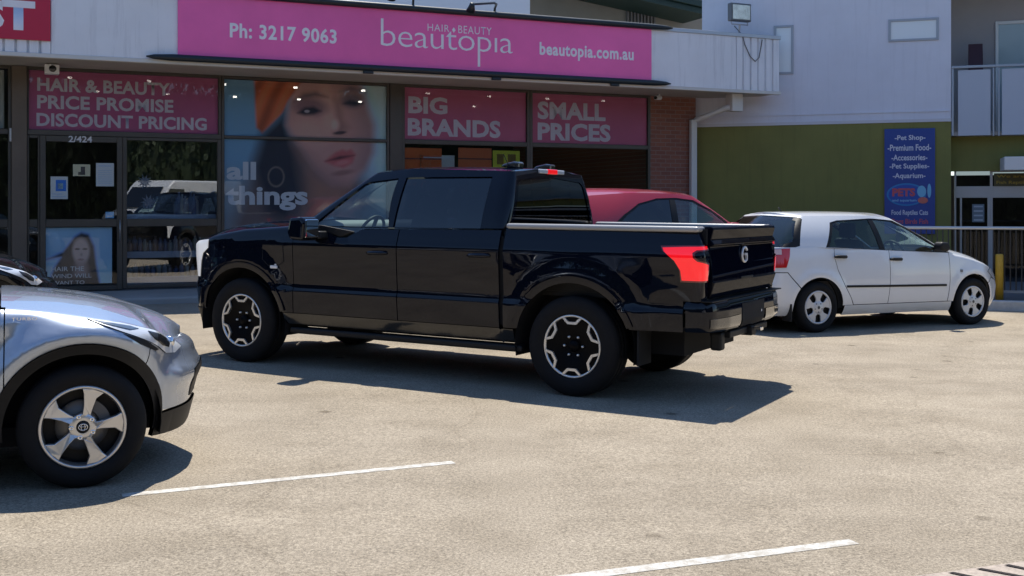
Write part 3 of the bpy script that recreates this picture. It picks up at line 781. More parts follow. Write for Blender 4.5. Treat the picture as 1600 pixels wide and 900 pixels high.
def gooseneck(px0, px1, pyt, pyb, label):
    a = SH.at(px1, pyb, YF - .12); b = SH.at(px0, pyt + 8, YF - .5)
    top = SH.at(px1, pyt, YF - .2)
    base = (a[0], YF + .05, Z_FT + .05)
    r = SH.thing("sign_lamp", base, label, "lamp", "lamps over the sign board")
    m_ = MB(base); m_.tube([base, (a[0], YF + .02, top[1] - .05), (a[0] - .02, YF - .1, top[1]), (a[0] - .15, YF - .3, top[1] - .02), (b[0], YF - .75, b[1] + .03)], .022, 10); m_.build("lamp_arm", M_rail, r)
    m_ = MB(); m_.lathe([(0, .05), (.04, .05), (.05, 0), (.085, -.11), (0, -.10)], 18); m_.v = [Vector((v.x, v.z, v.y)) for v in m_.v]
    m_.v = [Matrix.Rotation(math.radians(35), 4, 'X') @ v + Vector((b[0], YF - .78, b[1])) - Vector(base) for v in m_.v]
    m_.build("lamp_head", M_rail, r)
    m_ = MB(base); m_.box((a[0] - .07, YF - .03, Z_FT - .02), (a[0] + .07, YF + .14, Z_FT + .06)); m_.build("lamp_base", M_rail, r, bevel=.01)
gooseneck(728, 778, 5, 26, "dark gooseneck lamp arm over the middle of the sign board")
gooseneck(604, 650, -14, 8, "dark gooseneck lamp arm left of the middle lamp over the sign board")

# upper storey set back behind the awning
up = SH.thing("upper_storey", (8, 5.5, Z_FT - .3), "pale upper storey with louvred opening set back behind the awning", "building")
bu = (8, 5.5, Z_FT - .3)
yu = 5.5
sa, sb, scx = SH.at(560, 10, yu)[0], SH.at(828, 10, yu)[0], SH.at(1128, 10, yu)[0] + 2.0
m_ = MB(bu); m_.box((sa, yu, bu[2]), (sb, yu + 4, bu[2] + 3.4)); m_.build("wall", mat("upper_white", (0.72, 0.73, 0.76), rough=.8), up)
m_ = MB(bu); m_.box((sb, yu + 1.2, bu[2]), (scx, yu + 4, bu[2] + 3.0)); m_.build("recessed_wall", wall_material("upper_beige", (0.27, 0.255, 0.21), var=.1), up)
ql = SH.at(980, 10, yu + 1.17); qr = SH.at(1022, 30, yu + 1.17)
m_ = MB(bu)
for i in range(9):
    x_ = ql[0] + (qr[0] - ql[0]) * i / 8; m_.box((x_ - .02, yu + 1.12, qr[1] - .4), (x_ + .02, yu + 1.19, ql[1] + .05))
m_.build("louvre", mat("louvre_grey", (.2, .2, .2), rough=.5), up)
e0, e1 = SH.at(930, -2, yu - .2), SH.at(1110, 22, yu - .2)
e0 = SH.at(850, -34, yu - .2); e1 = SH.at(1110, 25, yu - .2)
m_ = MB(bu); m_.prism([(e0[0], e0[1]), (e1[0], e1[1]), (e1[0], e1[1] + .16), (e0[0], e0[1] + .16)], 'y', yu - .2, yu + 1.15); m_.prism([(e0[0], e0[1] + .163), (e1[0] + .05, e1[1] + .163), (e1[0] + .05, e1[1] + .34), (e0[0], e0[1] + .34)], 'y', yu - .3, yu + 1.15)
m_.build("eave", mat("dark_green_eave", (0.010, 0.04, 0.035), rough=.5), up, bevel=.01)

# ------------------------------------------------------------------ apartment block with the pet shop
DA = 22.0
AP = Frame((1486 - 800) / FPX * DA, DA, 0.947, -0.32)
apt = AP.thing("apartment_block", (0, 0, 0), "lilac and olive rendered apartment block with balcony over a pet shop front", "building")
def apart(name, mb, m, parent=apt, **k): return mb.build(name, m, parent, **k)
zg = AP.at(1486, 189.5)[1]
tL = AP.at(1076, 200)[0]
tU = AP.at(1097, 100)[0]
w = MB(); w.box((tL, 0, zg + .06), (tU - .001, .25, 4.35)); w.box((tU, 0, zg + .06), (0, .25, 12)); w.box((tU, .25, zg + .06), (tU + .25, 6, 12)); w.box((-.25, .25, zg + .06), (0, 6, 12)); apart("upper_wall", w, M_greywall)
w = MB(); w.box((tL, -.012, zg - .002), (.012, .25, zg + .06)); apart("band", w, mat("pale_band", (.58, .58, .62), rough=.8))
w = MB(); w.box((tL, .002, -.6), (0, .25, zg - .003)); w.box((-.25, .251, -.6), (0, .9, zg - .003)); apart("lower_wall", w, M_green)
w = MB(); w.box((tU, -.016, zg + .20), (-.003, -.001, zg + .225)); apart("drip_mould", w, M_greywall)
def apt_window(x0, y0, x1, y1, split=None):
    A, B = AP.at(x0, y1), AP.at(x1, y0); t_ = .05
    f = MB(); f.box((A[0], -.025, A[1]), (A[0] + t_, .06, B[1])); f.box((B[0] - t_, -.025, A[1]), (B[0], .06, B[1])); f.box((A[0] + t_, -.022, A[1]), (B[0] - t_, .06, A[1] + t_)); f.box((A[0] + t_, -.022, B[1] - t_), (B[0] - t_, .06, B[1]))
    fr = apart("window", f, mat("window_aluminium", (.36, .38, .42), rough=.4, metal=.3), bevel=.006)
    p = MB(); p.box((A[0] + t_, -.004, A[1] + t_), (B[0] - t_, -.0015, B[1] - t_)); apart("pane", p, mat("frosted_pane", (0.74, 0.78, 0.80), rough=.2, coat=.3), fr)
apt_window(1388, 27, 1467, 66)
apt_window(1209, 39, 1240, 117)
# loggia: side wall, back wall, slab, balustrade
tR = AP.at(1600, 150)[0] + 16  # unseen right end stretched to block low sky from the reflections
zs0, zs1 = AP.at(1500, 212)[1], AP.at(1500, 206)[1]
ys = 1.9
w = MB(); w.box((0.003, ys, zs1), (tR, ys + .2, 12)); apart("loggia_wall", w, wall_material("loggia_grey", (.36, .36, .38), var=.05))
w = MB(); w.box((0.003, .02, zs0), (tR, ys, zs1)); apart("balcony_slab", w, M_concrete)
w = MB(); w.box((.003, -.06, zs1 + 3.2), (tR, ys + .2, 12.01)); apart("balcony_soffit", w, M_greywall)
q0, q1 = AP.at(1555, 105, ys), AP.at(1597, 32, ys)
f = MB(); f.box((q0[0], ys - .05, zs1), (q0[0] + .06, ys - .002, q1[1])); f.box((q0[0] + .06, ys - .05, q1[1] - .07), (tR, ys - .002, q1[1])); f.box((q0[0] + .62, ys - .048, zs1), (q0[0] + .68, ys - .002, q1[1] - .07))
dl = apart("sliding_door", f, mat("door_aluminium", (.62, .63, .63), rough=.4, metal=.2), bevel=.005)
p = MB(); p.box((q0[0] + .06, ys - .03, zs1), (q0[0] + .62, ys - .025, q1[1] - .07)); p.box((q0[0] + .68, ys - .03, zs1), (tR, ys - .025, q1[1] - .07)); apart("pane", p, mat("door_pane", (.30, .38, .42), rough=.1, coat=.5), dl)
zr = AP.at(1500, 103)[1]
bal = MB(); bal.box((.01, -.035, zr - .05), (tR, .045, zr)); bal.box((.01, -.02, zs0), (.05, .03, zr - .05))
p1, p2 = AP.at(1551, 150)[0], AP.at(1562, 150)[0]
bal.box((p1 + .0, -.02, zs0 - .02), (p1 + .03, .03, zr - .05)); bal.box((p2 - .03, -.02, zs0 - .02), (p2, .03, zr - .05))
blr = apart("balustrade", bal, mat("balustrade_metal", (.34, .37, .42), rough=.4, metal=.5), bevel=.006)
M_bp = mat("balustrade_panel", (.44, .48, .56), rough=.35)
for (a, b) in ((AP.at(1497, 150)[0], p1 - .04), (p2 + .04, p2 + .04 + 1.0), (p2 + 1.2, p2 + 2.3)):
    p = MB(); p.box((a, -.01, zs0 - .0), (b, .006, zr - .09)); apart("balustrade_panel", p, M_bp, blr)
# dark panel leaning on the balcony
q0, q1 = AP.at(1512, 104, 1.0), AP.at(1538, 64, 1.0)
m_ = MB(); W_ = q1[0] - q0[0]; H_ = q1[1] - zs1
m_.add([(0, 0, 0), (W_, 0, 0), (W_, .5, H_), (.04, .5, H_), (0, .04, 0), (W_, .04, 0), (W_, .54, H_), (.04, .54, H_)], [(0, 1, 2, 3), (7, 6, 5, 4), (0, 4, 5, 1), (1, 5, 6, 2), (2, 6, 7, 3), (3, 7, 4, 0)])
o = m_.build("folded_table", mat("maroon_board", (.055, .02, .035), rough=.6), None, AP.M @ Matrix.Translation((q0[0], .9, zs1 + .003)), bevel=.01); tag(o, "dark maroon folded table top leaning upright on the balcony", "folded table")
# shop front under the balcony
yg = .35
w = MB(); zsf = AP.at(1540, 267, yg)[1]; w.box((.003, yg, zsf), (tR, yg + .25, zs0 - .002)); apart("shop_lintel", w, M_green)
M_sf = mat("shopfront_grey", (.42, .42, .43), rough=.4, metal=.3)
def apx(p): return AP.at(p, 300, yg + .1)[0]
zA, zB, zC = zsf - .003, AP.at(1540, 291, yg + .1)[1], AP.at(1540, 309, yg + .1)[1]
f = MB(); y0, y1 = yg + .08, yg + .16
for a, b in ((1491, 1494), (1547, 1551)): f.box((apx(a), y0, 0), (apx(b), y1, zA))
f.box((apx(1494), y0 + .002, zC), (apx(1547), y1, zB)); f.box((apx(1551), y0 + .002, zC), (tR, y1, zB)); f.box((apx(1500), y0 + .004, 0), (apx(1503), y1, zC)); f.box((apx(1543), y0 + .004, 0), (apx(1547), y1, zC))
f.box((apx(1551), y0 + .002, zA - .02), (tR, y1, zA)); f.box((tR - .1, y0, 0), (tR, y1, zC))
sf = apart("shop_front", f, M_sf, bevel=.005)
p = MB(); p.box((apx(1494), yg + .12, 0), (apx(1547), yg + .125, zA)); p.box((apx(1551), yg + .12, 0), (tR, yg + .125, zA)); apart("pane", p, glass("dark_shop_glass", (.5, .52, .55), strength=.45), sf)
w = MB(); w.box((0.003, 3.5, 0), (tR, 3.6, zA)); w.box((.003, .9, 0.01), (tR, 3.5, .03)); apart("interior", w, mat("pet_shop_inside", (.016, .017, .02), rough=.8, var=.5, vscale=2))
# yellow lettering over the door
q0, q1 = AP.at(1553, 291, yg + .07), AP.at(1640, 270, yg + .07)
sg = AP.thing("shop_sign", (q0[0], yg + .07, q0[1]), "brown transom sign with yellow lettering over the pet shop door", "sign"); bs = (q0[0], yg + .07, q0[1])
m_ = MB(bs); m_.box((q0[0], yg + .07, q0[1]), (q1[0], yg + .079, q1[1])); m_.build("sign_panel", mat("transom_brown", (.07, .06, .02), rough=.5), sg)
M_yel = mat("yellow_vinyl", (.38, .27, .03), rough=.5)
for t_, ya, yb, x0, x1 in (("We are open", 272.5, 279, 1557, 1634), ("Fish Reptiles Birds", 282, 289, 1557, 1634)):
    P0, P1 = AP.at(x0, yb, yg + .07), AP.at(x1, ya, yg + .07); letters("sign_lettering", t_, M_yel, sg, P0[0], P1[0], P0[1], P1[1], yg + .07, bs, bold=.015)
def apt_notice(x0, y0, x1, y1, label, n):
    A, B = AP.at(x0, y1, yg + .1), AP.at(x1, y0, yg + .1); b_ = (A[0], yg + .1, A[1])
    r = AP.thing("notice", b_, label, "notice")
    m_ = MB(b_); m_.box((A[0], yg + .1, A[1]), (B[0], yg + .103, B[1])); m_.build("paper", mat("door_paper", (.16, .2, .24), rough=.6), r)
    for i in range(n):
        H_ = B[1] - A[1]; m_ = MB(b_); m_.box((A[0] + .03, yg + .096, A[1] + H_ * (i + .3) / n), (B[0] - .03, yg + .099, A[1] + H_ * (i + .65) / n)); m_.build("printed_line", mat("door_ink", (.45, .5, .55)), r)
apt_notice(1519, 319, 1538, 347, "pale opening hours notice on the pet shop door", 4)
m_ = MB(); q0, q1 = AP.at(1569, 266, -.5), AP.at(1640, 244, -.5)
m_.box((q0[0], -.55, q0[1]), (q1[0], .33, q1[1])); o = m_.build("sign_box", mat("white_box", (.75, .74, .72), rough=.6), None, AP.M, bevel=.01); tag(o, "plain white box sign jutting out under the balcony over the pet shop", "sign box")

# tall blue pet shop sign
q0, q1 = AP.at(1382, 365, -.04), AP.at(1461, 200, -.04); yb_ = -.04
bs = ((q0[0] + q1[0]) / 2, yb_, q0[1])
ps = AP.thing("pet_shop_sign", bs, "tall blue pet shop sign board with white lettering on the olive wall", "sign")
m_ = MB(bs); m_.box((q0[0], yb_, q0[1]), (q1[0], -.001, q1[1])); m_.build("sign_panel", mat("blue_sign", (.014, .05, .27), rough=.35, var=.12, vscale=1), ps)
M_pt = mat("pale_sign_ink", (.62, .64, .72), rough=.5)
for t_, yc, x0, x1, hh in (("-Pet Shop-", 216, 1398, 1446, 11), ("-Premium Food-", 230.5, 1387, 1455, 11), ("-Accessories-", 246, 1393, 1449, 10), ("-Pet Supplies-", 260.5, 1390, 1452, 11), ("-Aquarium-", 275.5, 1395, 1446, 11)):
    P0, P1 = AP.at(x0, yc + hh / 2, yb_), AP.at(x1, yc - hh / 2, yb_); letters("sign_lettering", t_, M_pt, ps, P0[0], P1[0], P0[1], P1[1], yb_, bs, bold=.02)
def disc(px, py, rx, ry, m, y, name):
    c = AP.at(px, py, y); e = AP.at(px + rx, py - ry, y); pts = [(c[0] + (e[0] - c[0]) * math.cos(t * math.pi / 16), c[1] + (e[1] - c[1]) * math.sin(t * math.pi / 16)) for t in range(32)]
    m_ = MB(bs); m_.prism(pts, 'y', y - .003, y - .0005); m_.build(name, m, ps)
disc(1416, 304, 31, 18, mat("sign_cyan", (.03, .22, .50)), yb_, "logo_oval")
disc(1416, 304, 28, 15.5, mat("sign_midblue", (.03, .09, .40)), yb_ - .003, "logo_oval")
P0, P1 = AP.at(1394, 307, yb_), AP.at(1430, 294, yb_); letters("logo_lettering", "PETS", mat("sign_red", (.55, .10, .12)), ps, P0[0], P1[0], P0[1], P1[1], yb_ - .008, bs, bold=.05)
P0, P1 = AP.at(1394, 316, yb_), AP.at(1432, 311, yb_); letters("logo_lettering", "and aquarium", mat("sign_cyan_text", (.3, .55, .7)), ps, P0[0], P1[0], P0[1], P1[1], yb_ - .008, bs, bold=.02)
disc(1440, 299, 7, 9, mat("sign_skyblue", (.2, .5, .7)), yb_ - .006, "logo_drop"); disc(1452, 298, 3, 11, mat("sign_skyblue", (.2, .5, .7)), yb_ - .006, "logo_drop"); disc(1442, 313, 8, 5, mat("sign_coral", (.6, .16, .12)), yb_ - .009, "logo_drop")
for t_, yc, x0, x1, m_c in (("Food Reptiles Cats", 333, 1393, 1450, M_pt), ("Dogs Birds Fish", 347, 1393, 1450, mat("sign_red", (.55, .1, .12)))):
    P0, P1 = AP.at(x0, yc + 5, yb_), AP.at(x1, yc - 5, yb_); letters("sign_lettering", t_, m_c, ps, P0[0], P1[0], P0[1], P1[1], yb_, bs, bold=.02)

# kerb, railing and bollard in front of the pet shop
fg = ground_at(1600, 487)
KB = Frame(fg[0], fg[1], 0.93, -0.30)
kb = MB(); kb.box((-2.1, 0, -.3), (9, .16, .16 + gz(fg[0]))); tag(kb.build("kerb", mat("kerb_white", (.5, .49, .46), rough=.8, var=.15, vscale=8), None, KB.M, bevel=.02), kind="structure")
pv = MB(); pv.box((-2.1, .163, -.3), (9, 6.5, .15 + gz(fg[0]))); tag(pv.build("pavement", mat("shade_toned_pavers", (.09, .09, .095), rough=.8, var=.2, vscale=3), None, KB.M), kind="structure")  # dark tone puts the block's shade into the paving colour
zk = .15 + gz(fg[0])
yr_ = .55
tA = KB.at(1400, 360, yr_)[0]; zt1 = KB.at(1560, 356.5, yr_)[1]; zb1 = zk + .12
rl = empty("railing", KB.M @ Matrix.Translation((tA, yr_, zk)), "dark vertical bar railing with pale top rail in front of the pet shop", "railing")
bs = (tA, yr_, zk)
m_ = MB(bs); m_.tube([(tA, yr_, zt1), (7, yr_, zt1)], .028, 10); m_.build("top_rail", mat("rail_steel", (.55, .55, .54), rough=.4, metal=.5), rl)
m_ = MB(bs); m_.box((tA, yr_ - .02, zb1 - .02), (7, yr_ + .02, zb1 + .02)); m_.build("bottom_rail", mat("rail_grey", (.3, .3, .3), rough=.5), rl)
m_ = MB(bs); k_ = tA + .05
while k_ < 7: m_.box((k_ - .009, yr_ - .009, zb1 + .021), (k_ + .009, yr_ + .009, zt1 - .02)); k_ += .085
m_.build("bars", mat("rail_black", (.015, .015, .017), rough=.5), rl)
for k_ in (tA + .02, tA + 2.2, tA + 4.4):
    m_ = MB(bs); m_.box((k_ - .025, yr_ - .025, zk), (k_ + .025, yr_ + .025, zt1 - .015)); m_.build("rail_post", MATS["rail_black"], rl)
q0, q1 = KB.at(1555, 460, .35), KB.at(1568, 397, .35)
m_ = MB(); rb_ = (q1[0] - q0[0]) / 2; hb = q1[1] - zk
m_.lathe([(0, 0), (rb_, 0), (rb_, hb - .02), (rb_ * .8, hb), (0, hb)], 20); m_.v = [Vector((v.x, v.z, v.y)) for v in m_.v]
o = m_.build("bollard", mat("yellow_paint", (.42, .26, .02), rough=.5, var=.15, vscale=8), None, KB.M @ Matrix.Translation(((q0[0] + q1[0]) / 2, .35, zk))); tag(o, "short yellow steel bollard on the pavement in front of the railing", "bollard")

# ================================================================== vehicles
def interp(tab, x):
    if x <= tab[0][0]: return tab[0][1]
    for (a, va), (b, vb) in zip(tab, tab[1:]):
        if x <= b: return va + (vb - va) * (x - a) / (b - a)
    return tab[-1][1]
def smooth_interp(tab, x, w):
    return (interp(tab, x - w) + 2 * interp(tab, x - w / 2) + 2 * interp(tab, x) + 2 * interp(tab, x + w / 2) + interp(tab, x + w)) / 8

class BodySkin:
    """lower body: a plan outline (rear centre -> left side -> front centre) pushed in by an inset that varies with height.
    domain (u, w): u = arc length round the plan, w = height below/above the shoulder line"""
    def __init__(s, pts, zt, ins, roll=lambda x: 0.0, sm=.05):
        P = []
        for i, p in enumerate(pts):
            if len(p) == 2 or i in (0, len(pts) - 1): P.append(Vector(p[:2]))
            else:
                a, c, b = Vector(pts[i - 1][:2]), Vector(p[:2]), Vector(pts[i + 1][:2])
                r = min(p[2], (a - c).length * .49, (b - c).length * .49)
                p0 = c + (a - c).normalized() * r; p1 = c + (b - c).normalized() * r
                for k in range(13):
                    t = k / 12; P.append((1 - t) ** 2 * p0 + 2 * t * (1 - t) * c + t * t * p1)
        L = [0.0]
        for a, b in zip(P, P[1:]): L.append(L[-1] + (b - a).length)
        s.len = L[-1]; N = 500
        uu = np.linspace(0, s.len, N); X = np.interp(uu, L, [p.x for p in P]); Y = np.interp(uu, L, [p.y for p in P])
        k = max(1, int(sm / s.len * N)); ker = np.ones(2 * k + 1) / (2 * k + 1)
        Xp = np.concatenate([X[k:0:-1], X, X[-2:-k - 2:-1]]); Yp = np.concatenate([-Y[k:0:-1], Y, -Y[-2:-k - 2:-1]])
        X = np.convolve(Xp, ker, 'valid'); Y = np.convolve(Yp, ker, 'valid')
        s.uu, s.X, s.Y = uu, X, Y
        dx, dy = np.gradient(X), np.gradient(Y); l = np.hypot(dx, dy); s.nx, s.ny = -dy / l, dx / l
        # outline runs rear -> left -> front, so its outward normal is to the left of travel
        s.zt_, s.ins, s.roll = zt, ins, roll
        s.side = [i for i in range(N) if abs(s.ny[i]) > .6]
        s.iF = max(range(N), key=lambda i: X[i]); s.iR = min(range(N), key=lambda i: X[i])
        s.mid = int(np.argmax(Y))
    def S(s, x):            # u on the flank at length x
        i0, i1 = 0, len(s.X)
        return float(np.interp(x, np.maximum.accumulate(s.X), s.uu))
    def F(s, y): i = s.mid; return float(np.interp(-y, -s.Y[i:], s.uu[i:]))
    def R(s, y): i = s.mid; return float(np.interp(y, s.Y[:i + 1], s.uu[:i + 1]))
    def C(s, u):
        return (float(np.interp(u, s.uu, s.X)), float(np.interp(u, s.uu, s.Y)), float(np.interp(u, s.uu, s.nx)), float(np.interp(u, s.uu, s.ny)))
    def zt(s, u): return interp(s.zt_, float(np.interp(u, s.uu, s.X)))
    def P(s, u, w):
        x, y, nx, ny = s.C(u); z = w + interp(s.zt_, x)
        i = s.ins(x, y, z, u)
        r = s.roll(x); t = -w
        if r > 0 and t < r: i += r - math.sqrt(max(0, r * r - (r - max(t, 0)) ** 2))
        return Vector((x - nx * i, y - ny * i, z))
    def poly(s, pts):       # (u, z) with z None = on the shoulder line; first member may be ('x', v) style numbers already turned to u
        out = []; n = len(pts)
        for i in range(n):
            a, b = pts[i], pts[(i + 1) % n]
            za = s.zt(a[0]) if a[1] is None else a[1]; zb = s.zt(b[0]) if b[1] is None else b[1]
            d = max(abs(b[0] - a[0]) / .05, abs(zb - za) / .08, 1); m = int(math.ceil(d))
            for k in range(m):
                t = k / m; u = a[0] + (b[0] - a[0]) * t
                z = s.zt(u) if (a[1] is None and b[1] is None) else za + (zb - za) * t
                out.append((u, min(0.0, z - s.zt(u))))
        return out

class RingSkin:
    """greenhouse: blends a belt ring into a roof ring; domain (s, t) = key index, share of the height"""
    def __init__(s, B, R, sm=.09, bulge=.03):
        s.B, s.R, s.sm, s.bulge = [Vector(p) for p in B], [Vector(p) for p in R], sm, bulge
        s.n = len(B) - 1; s.cache = {}
    def ring(s, K, q):
        acc = Vector((0, 0, 0)); M_ = 9
        for k in range(M_):
            v = q + s.sm * (k - (M_ - 1) / 2) / ((M_ - 1) / 2); sg = 1
            if v < 0: v = -v; sg = -1
            if v > s.n: v = 2 * s.n - v; sg = -1
            i = min(int(v), s.n - 1); p = K[i].lerp(K[i + 1], v - i)
            acc += Vector((p.x, sg * p.y, p.z))
        return acc / M_
    def P(s, q, t):
        b, r = s.ring(s.B, q), s.ring(s.R, q)
        p = b.lerp(r, t)
        e = 1e-3; d = s.ring(s.B, q + e) - s.ring(s.B, q - e); n = Vector((-d.y, d.x, 0))
        if n.length > 1e-9: n.normalize()
        return p + n * s.bulge * 4 * t * (1 - t)
    def inv(s, x, z, lo, hi):
        best = None; q, t = (lo + hi) / 2, .5
        for it in range(40):
            p = s.P(q, t); e = 1e-3; pq = (s.P(q + e, t) - p) / e; pt = (s.P(q, t + e) - p) / e
            a, b, c, d = pq.x, pt.x, pq.z, pt.z; det = a * d - b * c
            if abs(det) < 1e-9: break
            ex, ez = x - p.x, z - p.z
            q += max(-.3, min(.3, (ex * d - b * ez) / det)); t += max(-.3, min(.3, (a * ez - c * ex) / det))
            q = max(lo, min(hi, q))
        return (q, t)
    def xz(s, pts, lo, hi): return [s.inv(x, z, lo, hi) for x, z in pts]

def densify(poly, da, db):
    out = []; n = len(poly)
    for i in range(n):
        a, b = poly[i], poly[(i + 1) % n]; m = int(math.ceil(max(abs(b[0] - a[0]) / da, abs(b[1] - a[1]) / db, 1)))
        for k in range(m): out.append((a[0] + (b[0] - a[0]) * k / m, a[1] + (b[1] - a[1]) * k / m))
    return out

def panel(skin, name, poly, m, parent, holes=(), da=.07, db=.07, off=0.0, thick=.018, sides=(1, -1), split=False, extra_b=(), label=None):
    bm = bmesh.new(); edges = []
    for loop in [poly] + list(holes):
        loop = densify(loop, da, db)
        vs = [bm.verts.new((a, b, 0)) for a, b in loop]
        for i in range(len(vs)): edges.append(bm.edges.new((vs[i], vs[(i + 1) % len(vs)])))
    bmesh.ops.triangle_fill(bm, use_beauty=True, use_dissolve=False, edges=edges)
    A = [v.co.x for v in bm.verts]; B_ = [v.co.y for v in bm.verts]
    for k in range(int(math.floor(min(A) / da)) + 1, int(math.ceil(max(A) / da))):
        bmesh.ops.bisect_plane(bm, geom=bm.verts[:] + bm.edges[:] + bm.faces[:], plane_co=(k * da, 0, 0), plane_no=(1, 0, 0), dist=1e-5)
    for b in [k * db for k in range(int(math.floor(min(B_) / db)) + 1, int(math.ceil(max(B_) / db)))] + list(extra_b):
        bmesh.ops.bisect_plane(bm, geom=bm.verts[:] + bm.edges[:] + bm.faces[:], plane_co=(0, b, 0), plane_no=(0, 1, 0), dist=1e-5)
    bm.normal_update()
    bm.verts.ensure_lookup_table(); bm.verts.index_update()
    pts, nor = [], []
    e = 2e-3
    for v in bm.verts:
        a, b = v.co.x, v.co.y
        p = skin.P(a, b); d1 = skin.P(a + e, b) - skin.P(a - e, b); d2 = skin.P(a, b + e) - skin.P(a, b - e)
        n = d2.cross(d1)
        n = n.normalized() if n.length > 1e-12 else Vector((0, 1, 0))
        pts.append(p + n * off); nor.append(n)
    faces = [[v.index for v in (f.verts if f.normal.z < 0 else reversed(f.verts))] for f in bm.faces]
    rim = []
    if thick > 0:
        for ed in bm.edges:
            if len(ed.link_faces) == 1: rim.append((ed.verts[0].index, ed.verts[1].index))
    bm.free()
    objs = []
    def make(sides_):
        V, F_, N_, SM = [], [], [], []
        for sd in sides_:
            o0 = len(V)
            for p in pts: V.append((p.x, p.y * sd, p.z))
            for f in faces:
                g = [i + o0 for i in f]
                F_.append(g if sd > 0 else g[::-1]); SM.append(True)
                N_ += [(nor[i - o0].x, nor[i - o0].y * sd, nor[i - o0].z) for i in F_[-1]]
            for (i, j) in rim:
                a, b = pts[i], pts[j]; c, d = b - nor[j] * thick, a - nor[i] * thick
                if (a - b).length < 1e-7: continue
                if max(abs(a.y), abs(b.y)) < .004: continue            # no wall where the two halves meet
                k0 = len(V)
                for q in (a, b, c, d): V.append((q.x, q.y * sd, q.z))
                fn = (b - a).cross(d - a); fn = fn.normalized() if fn.length > 1e-12 else Vector((0, 0, 1))
                F_.append([k0, k0 + 1, k0 + 2, k0 + 3]); SM.append(True); N_ += [(fn.x, fn.y * sd, fn.z)] * 4
        me = bpy.data.meshes.new(name); me.from_pydata(V, [], F_)
        me.polygons.foreach_set("use_smooth", SM)
        me.normals_split_custom_set(N_)
        o = link_mesh(name, me, m, parent)
        if label: o["label"] = label
        objs.append(o)
    if split:
        for sd in sides: make((sd,))
    else: make(sides)
    return objs if split else objs[0]

def cap(name, edge, spine, n, mrows, m, parent, power=2.0, thick=0):
    """a crowned sheet between a left edge line and the centre line, mirrored: bonnets and roofs"""
    V, F_ = [], []
    W = 2 * mrows + 1
    for i in range(n + 1):
        q = i / n; E_, S_ = edge(q), spine(q)
        for j in range(W):
            sd = 1 if j <= mrows else -1
            t = j / mrows if j <= mrows else (2 * mrows - j) / mrows
            p = E_.lerp(Vector((S_.x, 0, E_.z)), t); h = 1 - (1 - t) ** power
            z = E_.z + (S_.z - E_.z) * h
            V.append((p.x, sd * p.y, z))
    for i in range(n):
        for j in range(W - 1): F_.append((i * W + j, (i + 1) * W + j, (i + 1) * W + j + 1, i * W + j + 1))
    me = bpy.data.meshes.new(name); me.from_pydata(V, [], F_)
    bm = bmesh.new(); bm.from_mesh(me)
    bmesh.ops.remove_doubles(bm, verts=bm.verts, dist=1e-5); bmesh.ops.recalc_face_normals(bm, faces=bm.faces)
    if sum(f.normal.z for f in bm.faces) < 0: bmesh.ops.reverse_faces(bm, faces=bm.faces)
    bm.to_mesh(me); bm.free()
    me.polygons.foreach_set("use_smooth", [True] * len(me.polygons))
    return link_mesh(name, me, m, parent)

def arc(cx, cz, r, a0, a1, n=20):
    return [(cx + r * math.cos(math.radians(a0 + (a1 - a0) * k / n)), cz + r * math.sin(math.radians(a0 + (a1 - a0) * k / n))) for k in range(n + 1)]

def well(parent, cx, cz, r, y0, y1, m=None):
    """dark wheel housing: half drum open towards the flank"""
    for sd in (1, -1):
        mb = MB()
        pts = arc(cx, cz, r, -12, 192, 22); n = len(pts)
        vs = [(x, sd * y1, z) for x, z in pts] + [(x, sd * y0, z) for x, z in pts]
        mb.add(vs, [(i, i + 1, n + i + 1, n + i) for i in range(n - 1)], True)
        mb.add([(x, sd * y0, z) for x, z in pts], [tuple(range(n))])
        mb.build("wheel_housing", m or M_dark, parent)

